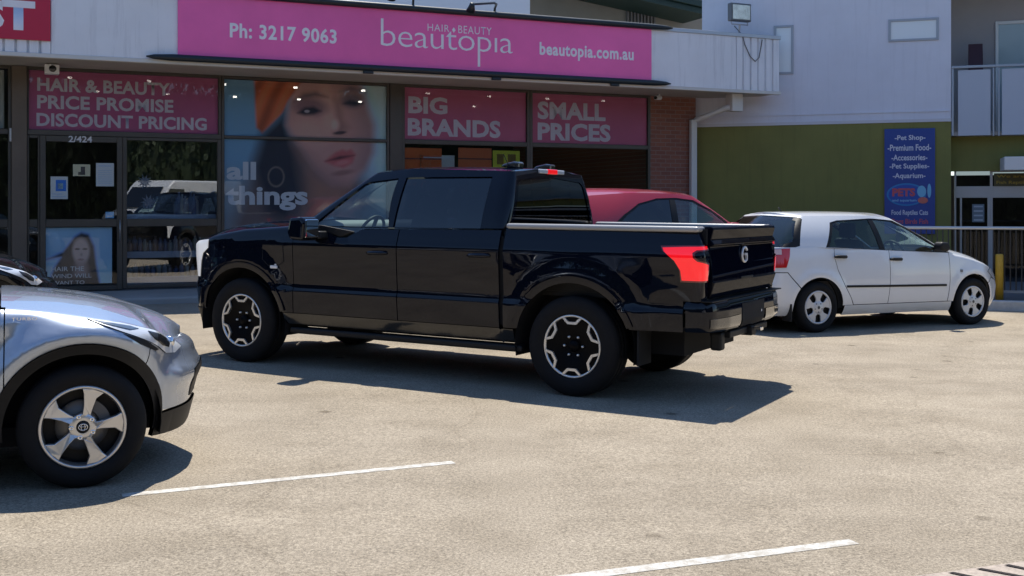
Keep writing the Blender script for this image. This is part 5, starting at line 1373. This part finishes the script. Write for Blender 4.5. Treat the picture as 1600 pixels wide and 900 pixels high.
    for sd, d1, d2 in ((1, fdp[0], rdp[0]), (-1, fdp[1], rdp[1])):
        for d_, x, z in ((d1, 1.235, .885), (d2, .33, .925)):
            mb = MB(); mb.tube([(x - .10, sd * .835, z), (x - .07, sd * .862, z + .004), (x + .07, sd * .862, z), (x + .10, sd * .835, z - .004)], [.012, .02, .02, .012], 8); mb.build("door_handle", M_black if kind == "plain" else P_, d_)
    cap("bonnet", lambda t: B.P(S(2.2) + (B.len - S(2.2)) * t, 0), lambda t: Vector((2.42 + (B.P(B.len, 0).x - 2.42) * t ** .9, 0, 1.035 + dz * (1 - t) - .14 * t - .255 * t ** 3)), 40, 10, P_, root, 2.2)
    # greenhouse
    if kind == "plain":
        KB_ = [(-.80, 0, 1.03), (-.50, .74, 1.035), (.2, .81, 1.04), (1.05, .805, .997), (2.2, .79, .955), (2.62, 0, 1.02)]
        KR_ = [(-.20, 0, 1.45), (-.08, .57, 1.425), (.25, .605, 1.43), (1.0, .625, 1.435), (1.36, .61, 1.40), (1.50, 0, 1.435)]
        dlo = [(.125, 1.035), (.30, 1.345), (.42, 1.372), (.95, 1.398), (1.36, 1.374), (1.62, 1.27), (2.17, .958), (1.1, .99)]
        rear = [(.185, 1.048), (.345, 1.335), (.43, 1.358), (.93, 1.385), (1.0, 1.005)]
        front = [(1.085, 1.002), (1.01, 1.385), (1.33, 1.362), (1.60, 1.25), (2.0, 1.03), (2.02, .972)]
        zs = 1.485
    else:
        KB_ = [(-.95, 0, 1.03), (-.62, .70, 1.035), (.2, .80, 1.04), (1.05, .805, .997), (2.2, .79, .955), (2.62, 0, 1.02)]
        KR_ = [(-.50, 0, 1.40), (-.30, .52, 1.385), (.60, .585, 1.455), (1.22, .60, 1.455), (1.56, .59, 1.425), (1.70, 0, 1.455)]
        dlo = [(.32, 1.09), (.46, 1.19), (.70, 1.325), (.98, 1.39), (1.28, 1.40), (1.53, 1.375), (1.78, 1.25), (2.17, .958), (.75, 1.02), (.50, 1.045)]
        rear = [(.40, 1.10), (.51, 1.185), (.73, 1.315), (.99, 1.375), (1.17, 1.384), (1.14, 1.005), (.72, 1.035)]
        front = [(1.22, 1.002), (1.25, 1.385), (1.51, 1.36), (1.75, 1.245), (2.02, 1.04), (2.03, .972)]
        zs = 1.52
    KB_ = [(x, y, z + dz) for x, y, z in KB_]; KR_ = [(x, y, z + dz) for x, y, z in KR_]; dlo, rear, front, zs = up(dlo), up(rear), up(front), zs + dz
    G = RingSkin(KB_, KR_, sm=.12, bulge=.025)
    dl = G.xz(dlo, 1.1, 4.0)
    rwp = [(0, .93), (.80, .90), (.86, .12), (0, .10)] if kind != "plain" else [(0, .95), (1.0, .95), (1.12, .90), (1.35, .06), (1.27, .02), (0, .02)]
    shell = [(0, 1)] + rwp + [(0, 0), (5, 0), (5, .02), (4.14, .02), (4.14, .96), (5, .97), (5, 1)]
    panel(G, "cabin_frame", shell, P_, root, holes=[dl], da=.08, db=.07, thick=.02)
    gr, gf = G.xz(rear, 1.1, 4.0), G.xz(front, 1.1, 4.0)
    panel(G, "window_surround", dl, M_black, root, holes=[gr, gf], off=-.004, thick=.01, da=.12, db=.1)
    for o_, w_ in zip(rdp, panel(G, "rear_door_window", gr, G_tint if kind == "plain" else G_privacy, root, off=-.009, thick=0, split=True, da=.12, db=.12)): w_.parent = o_
    for o_, w_ in zip(fdp, panel(G, "front_door_window", gf, G_car, root, off=-.009, thick=0, split=True, da=.12, db=.12)): w_.parent = o_
    if kind == "plain": panel(G, "rear_window_surround", [(.86, .95), (1.0, .95), (1.12, .90), (1.35, .06), (1.27, .02), (1.0, .02), (1.0, .12), (1.15, .20), (.97, .84), (.86, .87)], M_black, root, off=-.003, thick=0, split=True, da=.12, db=.1)
    panel(G, "rear_window", rwp, G_car, root, off=-.006, thick=0, da=.1, db=.1)
    panel(G, "windscreen", [(4.145, .025), (5, .025), (5, .965), (4.145, .955)], G_car, root, off=-.006, thick=0, da=.1, db=.1)
    cap("roof", lambda t: G.P(5 * t, 1.0), lambda t: Vector((KR_[0][0] + (KR_[5][0] - KR_[0][0]) * (0 if t < .12 else (1 if t > .85 else (t - .12) / .73)), 0, KR_[0][2] + (zs - KR_[0][2]) * math.sin(math.pi * min(1, max(0, (t - .02) / .96))) ** .6)), 60, 10, P_, root, 2.2)
    pb = G.xz([(1.0, 1.0), (.92, 1.392), (1.015, 1.395), (1.09, .998)], 1.1, 4)
    # spoiler lip over the rear glass
    if kind != "plain":
        mb = MB(); z_ = KR_[0][2]
        mb.prism([(KR_[0][0] - .07, z_ - .055), (KR_[0][0] - .05, z_ - .012), (KR_[0][0] + .10, z_ + .012), (KR_[0][0] + .10, z_ - .03)], 'y', -.50, .50); mb.build("rear_spoiler", P_, root, bevel=.012, bseg=3)
    for sd in (1, -1):
        mb = MB(); mb.prism(up([(1.86, .99), (1.98, .98), (2.02, 1.03), (1.98, 1.10), (1.86, 1.105), (1.83, 1.05)]), 'y', sd * .86, sd * 1.0); mo = mb.build("door_mirror", M_black if kind == "plain" else P_, root, bevel=.03, bseg=3)
        mb = MB(); mb.prism(up([(1.93, .97), (2.17, .958), (1.97, 1.08)]), 'y', sd * .765, sd * .79); mb.tube([(1.95, sd * .78, 1.02 + dz), (1.95, sd * .88, 1.03 + dz)], .02, 8); mb.build("mirror_sail", M_black, mo)
    mb = MB(); mb.box((.0, -.72, .28), (2.4, .72, .62)); mb.box((2.0, -.72, .62), (2.4, .72, .93)); mb.box((-.6, -.66, .3), (0, .66, .80)); mb.build("cabin_trim", mat("cabin_grey", (.05, .05, .052), rough=.8), root)
    seats(root, [(1.05, (.36, -.36)), (.28, (.36, -.36))], .40)
    steering(root, (1.68, -.36, .93))
    mb = MB(); mb.box((-.7, -.66, .2), (2.85, .60, .30)); mb.box((.6, .55, .14), (1.0, .62, .2)); mb.build("underbody", M_dark, root)
    for x in (0, 2.6):
        for sd in (1, -1): wheel(root, (x, sd * .735, .308), sd, .312, .212, .19, 'cover', spin=14 if x else 0)
    for sd in (1, -1):
        mb = MB(); mb.box((-.42, sd * .66, .15), (-.40, sd * .82, .36)); mb.build("mud_flap", M_black, root)
    mb = MB(); mb.tube([(.1, 0, zs - .03), (.04, 0, zs + .045)], .009, 6); mb.build("roof_aerial", M_black, root)
    return root

white = hatchback("parked_car", car_matrix(3.5452, 14.8847, .4402, 1.045), "white five door hatchback with silver wheel covers parked right of the black pickup", "car", P_white)
mb = MB(); mb.box((2.35, -.848, .70), (2.39, -.838, .735)); mb.box((2.352, -.847, .66), (2.388, -.838, .685)); mb.build("fender_badge", mat("badge_grey", (.2, .2, .2), rough=.4), white)
red = hatchback("parked_car", car_matrix(0.66, 15.1, .44, 1.1), "red hatchback with tapering side windows parked behind the bed of the black pickup", "car", P_red, kind="red")

# ------------------------------------------------------------------ crossovers (origin at the front axle)
def crossover(name, M, label, P_, clad=True):
    root = empty(name, M, label, "car")
    ZT = [(-3.5, 1.04), (-2.6, 1.10), (-1.6, 1.08), (-.9, 1.06), (-.41, 1.03), (-.2, 1.005), (0, .978), (.15, .952), (.3, .912), (.45, .868), (.56, .825), (.66, .785), (.80, .76)]
    SEC = [(.20, .07), (.35, .045), (.50, .040), (.66, .030), (.78, .014), (.87, .0), (.93, .004), (1.0, .035), (1.1, .08)]
    def ins(x, y, z, u):
        i = smooth_interp(SEC, z, .04)
        for cx in (0, -2.64):
            d = math.hypot(x - cx, z - .345)
            i -= .058 * math.exp(-((d - .52) / .080) ** 2) * min(1, max(0, (z - .25) / .2)) * (1 if x - cx < .25 else max(0, 1 - (x - cx - .25) / .25))
            i += .020 * math.exp(-((d - .66) / .07) ** 2) * (1 if x < .2 else 0) * min(1, max(0, (.2 - x) / .2))
        if x > .42: i += (max(0, z - .60) * .32 + max(0, .52 - z) * .10 - .03 * math.exp(-((z - .56) / .07) ** 2)) * min(1, (x - .42) / .15)
        return i
    B = BodySkin([(-3.45, 0), (-3.4, .6, .2), (-3.1, .85, .3), (-2.64, .90), (-1.3, .875), (-.4, .885), (0, .90), (.27, .875, .3), (.52, .71, .22), (.70, .42, .28), (.80, 0)], ZT, ins, roll=lambda x: .075 if x > -.45 else 0.0, sm=.07)
    S = B.S; eb = [-k for k in (.004, .012, .024, .04, .058, .075)]
    q = lambda pts: B.poly([(S(x), z) for x, z in pts])
    AR = .432
    ff = [(S(-.408), .497)] + [(S(x), z) for x, z in arc(0, .345, AR, 160, 42)] + [(S(.345), .70), (S(.372), .838), (S(.372), None), (S(-.408), None)]
    panel(B, "front_fender", B.poly(ff), P_, root, split=True, da=.04, db=.035, extra_b=eb)
    fb = [(S(x), z) for x, z in arc(0, .345, AR, 40, 5)] + [(S(.60), .375), (B.len, .37), (B.len, None), (S(.378), None), (S(.378), .838), (S(.351), .70)]
    panel(B, "front_bumper", B.poly(fb), P_, root, da=.04, db=.035, extra_b=eb)
    panel(B, "bumper_skirt", B.poly([(S(x), z) for x, z in arc(0, .345, AR, 3, -14, 6)] + [(S(.60), .225), (B.len, .215), (B.len, .362), (S(.60), .367)]), M_black, root, off=.012, thick=.03, da=.04)
    panel(B, "bumper_grille", B.poly([(B.F(.34), .40), (B.len, .40), (B.len, .60), (B.F(.40), .58)]), M_black, root, off=.005, thick=.01)
    fdp = panel(B, "front_door", q([(-1.35, .33), (-.52, .33), (-.43, .42), (-.415, .52), (-.415, 1.02), (-1.38, 1.05)]), P_, root, split=True)
    rdp = panel(B, "rear_door", q([(-2.10, .33), (-1.357, .33), (-1.387, 1.05), (-2.4, 1.08), (-2.3, .8)]), P_, root, split=True)
    rq = [(S(-2.107), .33), (S(-2.2), .33)] + [(S(x), z) for x, z in arc(-2.64, .345, AR, 5, 175)][::1] + [(S(-3.15), .33), (0, .33), (0, None), (S(-2.41), None), (S(-2.31), .8)]
    rq = [(S(-2.107), .34), (S(-2.20), .34)] + [(S(x), z) for x, z in arc(-2.64, .345, AR, 5, 175)] + [(S(-3.15), .33), (0, .33), (0, None), (S(-2.41), None), (S(-2.31), .8)]
    panel(B, "rear_quarter", B.poly(rq), P_, root, split=True)
    panel(B, "sill_cladding", q([(-2.2, .20), (-.45, .20), (-.42, .325), (-2.2, .325)]), M_black, root, off=.01)
    for cx in (0, -2.64):
        ring = arc(cx, .345, AR - .01, -8, 188, 36) + arc(cx, .345, AR + .05, 188, -8, 36)
        panel(B, "wheel_arch_cladding", q(ring), M_black, root, off=.008, thick=.03, split=True, da=.04, db=.04)
        well(root, cx, .345, AR + .01, .55, .76)
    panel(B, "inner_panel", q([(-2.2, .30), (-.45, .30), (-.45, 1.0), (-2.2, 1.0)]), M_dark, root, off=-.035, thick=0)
    # head lamps: dark housing, bright reflector pieces
    hp = [(.02, .957), (.20, .926), (.38, .876), (.50, .832), (.60, .785), (.64, .735), (.58, .708), (.50, .722), (.37, .805), (.20, .88)]
    hl = panel(B, "headlight", q(hp), M_lens, root, off=.007, thick=.014, split=True, da=.03, db=.03)
    dark = [(.36, .868), (.45, .838), (.52, .805), (.55, .782), (.53, .752), (.46, .775), (.39, .822)]
    drl = [(.05, .948), (.25, .905), (.30, .886), (.24, .888), (.10, .928)]
    blk = [(.42, .835), (.50, .80), (.535, .775), (.53, .745), (.50, .755), (.43, .80)]
    panel(B, "lamp_vent", q([(.20, .872), (.33, .822), (.43, .755), (.40, .752), (.29, .808)]), M_black, root, off=.004, thick=.006, split=True, da=.03, db=.03)
    for i, o_ in enumerate(hl):
        sd = (1, -1)[i]
        panel(B, "lamp_housing", q(dark), mat("lamp_dark", (.02, .022, .026), rough=.15, coat=1), o_, off=.010, thick=.004, sides=(sd,), da=.03, db=.03)
        panel(B, "daytime_strip", q(drl), mat("lamp_blue_grey", (.10, .14, .20), rough=.15, coat=1), o_, off=.010, thick=.004, sides=(sd,), da=.03, db=.03)
        mb = MB(); c = B.P(S(.575), .775 - B.zt(S(.575))); mb.lathe([(0, .012), (.03, .008), (.036, -.02)], 20); mb.v = [Vector((c.x + v.x * .7 + v.y * .6, sd * (c.y + v.y), c.z + v.z)) for v in mb.v]; mb.build("projector_lens", M_chrome, o_)
    cap("bonnet", lambda t: B.P(S(-.43) + (B.len - S(-.43)) * t, 0), lambda t: (lambda x: Vector((x, 0, smooth_interp([(-.45, 1.092), (-.2, 1.070), (.05, 1.034), (.32, .966), (.56, .876), (.66, .80), (.80, .72)], x, .08))))(-.43 + (B.P(B.len, 0).x + .43) * t ** .92), 60, 14, P_, root, 2.3)
    KB_ = [(-3.35, 0, 1.04), (-3.1, .70, 1.06), (-2.3, .80, 1.085), (-1.4, .81, 1.055), (-.58, .79, 1.04), (-.42, 0, 1.085)]
    KR_ = [(-2.95, 0, 1.50), (-2.75, .52, 1.48), (-2.1, .58, 1.53), (-1.6, .60, 1.545), (-1.22, .58, 1.51), (-1.05, 0, 1.55)]
    G = RingSkin(KB_, KR_, sm=.12, bulge=.025)
    dl = G.xz([(-2.5, 1.15), (-2.1, 1.42), (-1.6, 1.49), (-1.25, 1.455), (-.62, 1.08), (-1.4, 1.07)], 1.1, 4.0)
    panel(G, "cabin_frame", [(0, 1), (0, .93), (.80, .90), (.86, .12), (0, .10), (0, 0), (5, 0), (5, .02), (4.12, .02), (4.12, .96), (5, .97), (5, 1)], P_, root, holes=[dl], da=.08, db=.07)
    panel(G, "side_window", dl, G_tint, root, off=-.008, thick=0, split=True, da=.12, db=.1)
    panel(G, "rear_window", [(0, .93), (.80, .90), (.86, .12), (0, .10)], G_privacy, root, off=-.006, thick=0)
    panel(G, "windscreen", [(4.125, .025), (5, .025), (5, .965), (4.125, .955)], G_tint, root, off=-.006, thick=0)
    cap("roof", lambda t: G.P(5 * t, 1.0), lambda t: Vector((-2.95 + 1.9 * (0 if t < .12 else (1 if t > .85 else (t - .12) / .73)), 0, 1.50 + .065 * math.sin(math.pi * t) ** .6)), 50, 8, P_, root, 2.2)
    mb = MB(); mb.prism([(-.60, .98), (-.42, .98), (-.42, 1.035), (-.60, 1.04)], 'y', -.70, .70); mb.tube([(-.50, -.62, 1.075), (-.56, -.1, 1.12), (-.60, .5, 1.14)], .012, 6); mb.build("cowl", M_black, root)
    mb = MB(); mb.box((-2.8, -.72, .3), (-.5, .72, .7)); mb.box((-1.0, -.72, .7), (-.5, .72, .98)); mb.build("cabin_trim", MATS["cabin_grey"], root)
    seats(root, [(-1.75, (.36, -.36))], .6)
    mb = MB(); mb.box((-3.2, -.66, .22), (.30, .60, .33)); mb.build("underbody", M_dark, root)
    for x in (0, -2.64):
        for sd in (1, -1): wheel(root, (x, sd * .775, .347), sd, .349, .240, .225, 'blade', spin=0)
    for sd in (1, -1):
        mb = MB(); mb.prism([(-.86, 1.02), (-.72, 1.01), (-.68, 1.08), (-.74, 1.16), (-.86, 1.16)], 'y', sd * .90, sd * 1.06); mb.tube([(-.78, sd * .80, 1.04), (-.78, sd * .92, 1.06)], .02, 6); mb.build("door_mirror", P_, root, bevel=.03, bseg=3)
    return root
silver = crossover("parked_car", car_matrix(-2.7251, 6.8675, .43, .972), "silver crossover with twisted spoke alloy wheel, cut off by the left edge", P_silver)
me = text_mesh("TURBO", .0, .0, 1.15); co = np.array([v.co[:] for v in me.vertices]); lo, hi = co.min(0), co.max(0)
out = [(-.375 + (p[0] - lo[0]) / (hi[0] - lo[0]) * .13, -.889, .965 + (p[1] - lo[1]) / (hi[1] - lo[1]) * .017) for p in co]
me.vertices.foreach_set("co", np.array(out).reshape(-1)); me.materials.clear(); link_mesh("fender_badge", me, M_chrome, silver)
blackcar = crossover("parked_car", car_matrix(-5.72, 11.9, .43, 1.0), "black car whose bonnet and clear headlight show behind the silver crossover", P_black2)

# ------------------------------------------------------------------ across the car park, seen only in the reflections: trees, two vans and added leafy backdrops
M_leaf = mat("leaf_green", (0.022, 0.038, 0.012), rough=.7, var=.45, vscale=1.2)
M_bark = mat("bark", (0.09, 0.07, 0.05), rough=.9, var=.3, vscale=6)
def tree_proto(seed, H, Rr):
    rg = random.Random(seed)
    root = empty("street_tree", Matrix.Identity(4), "leafy dark green tree across the car park", "tree", "trees across the car park")
    t = MB(); t.tube([(0, 0, -.3), (.05, .02, H * .2), (-.05, .05, H * .42), (.05, 0, H * .8)], [.24, .19, .14, .04], 9)
    cl = []
    for k in range(9):
        a = k * 2.4; r = Rr * rg.uniform(.35, .75); z = H * rg.uniform(.42, .88); e = Vector((r * math.cos(a), r * math.sin(a), z)); cl.append(e)
        t.tube([(0, 0, z * .55), (e.x * .5, e.y * .5, z * .8), tuple(e)], [.09, .06, .02], 6)
    t.build("trunk", M_bark, root)
    c = MB()
    for e in cl + [Vector((0, 0, H * .86)), Vector((0, 0, H * .65))]:
        rr = Rr * rg.uniform(.38, .55)
        for j in range(260):
            d = Vector((rg.gauss(0, 1), rg.gauss(0, 1), rg.gauss(0, .8))).normalized() * rr * rg.random() ** .4
            p = e + d; n = Vector((rg.gauss(0, 1), rg.gauss(0, 1), rg.gauss(0, 1) + .6)).normalized(); u = n.orthogonal().normalized(); v = n.cross(u); s_ = rg.uniform(.12, .26)
            c.add([p + u * s_, p + v * s_ * .7, p - u * s_, p - v * s_ * .7], [(0, 1, 2, 3)])
    c.build("crown", M_leaf, root)
    return root
tp = tree_proto(3, 11.0, 4.4)
spots = [(-30, -4), (-26, -13), (-19, -21), (-10, -26), (-1, -28), (8, -27), (16, -24), (24, -17), (-33, 7), (30, -9)]
for i, (x, y) in enumerate(spots):
    o = tp if i == 0 else copy_tree(tp)
    k = .85 + .3 * ((i * 37) % 10) / 10
    o.matrix_world = Matrix.Translation((x, y, gz(x))) @ Matrix.Rotation(i * 1.3, 4, 'Z') @ Matrix.Diagonal((k * 1.2, k * 1.2, k, 1))

def backdrop_proto():
    rg = random.Random(11); c = MB()
    for j in range(2600):
        p = Vector((rg.uniform(-4, 4), rg.uniform(-.7, .7), rg.uniform(0, 5.4))); n = Vector((rg.gauss(0, 1), rg.gauss(0, 1.6), rg.gauss(0, 1))).normalized(); u = n.orthogonal().normalized(); v = n.cross(u); s_ = rg.uniform(.12, .24)
        c.add([p + u * s_, p + v * s_ * .7, p - u * s_, p - v * s_ * .7], [(0, 1, 2, 3)])
    c.box((-4, -.35, 0), (4, .35, 4.9))
    return tag(c.build("backdrop", M_leaf), "added unseen tall dense dark leafy hedge across the car park", "backdrop", "added backdrops across the car park")
hp_ = backdrop_proto()  # leaf mass added out of view, blocking bright horizon in reflections
for i in range(14):
    o = hp_ if i == 0 else hp_.copy()
    if i: COL.objects.link(o)
    an = math.radians(-196 + i * 15.5); x, y = 28 * math.cos(an), 26 * math.sin(an) - 0
    o.matrix_world = Matrix.Translation((x, y, gz(x))) @ Matrix.Rotation(an + math.pi / 2, 4, 'Z') @ Matrix.Diagonal((1, 1, 1.65, 1))
def van(M, label, stripes):
    root = empty("delivery_van", M, label, "van")
    mb = MB(); mb.prism([(-2.5, .45), (2.3, .45), (2.45, .95), (2.35, 1.15), (1.75, 1.35), (1.15, 2.15), (.9, 2.35), (-2.4, 2.4), (-2.5, 2.3)], 'y', -.95, .95); mb.build("body", P_white, root, bevel=.07, bseg=3)
    mb = MB()
    for sd in (1, -1): mb.prism([(1.62, 1.38), (1.12, 2.05), (.45, 2.05), (.45, 1.38)], 'y', sd * .953, sd * .958)
    mb.add([(1.79, -.8, 1.40), (1.79, .8, 1.40), (1.22, .75, 2.12), (1.22, -.75, 2.12)], [(0, 1, 2, 3)]); mb.build("window", M_gloss_black, root)
    for x in (-1.6, 1.5):
        for sd in (1, -1): wheel(root, (x, sd * .86, .33), sd, .33, .21, .2, 'cover')
    mb = MB(); mb.box((-2.4, -.9, .25), (2.3, .9, .46)); mb.build("underbody", M_dark, root)
    if stripes:
        mb = MB()
        for sd in (1, -1):
            for (a, b, c, d) in ((-2.2, 1.25, -.8, 1.55), (-.9, 1.62, .3, 1.85)): mb.prism([(a, b), (c, b), (c + .25, d), (a + .25, d)], 'y', sd * .952, sd * .956)
        mb.build("side_stripe", mat("stripe_red", (.4, .03, .03), rough=.4), root)
    return root
van(car_matrix(8.2, -4.5, 2.9, 1.15), "plain white delivery van parked across the car park, mirrored in the shop window", False)
van(car_matrix(-13.0, 2.6, 1.2, 1.0), "white delivery van with red slanted stripes at the left end of the car park", True)
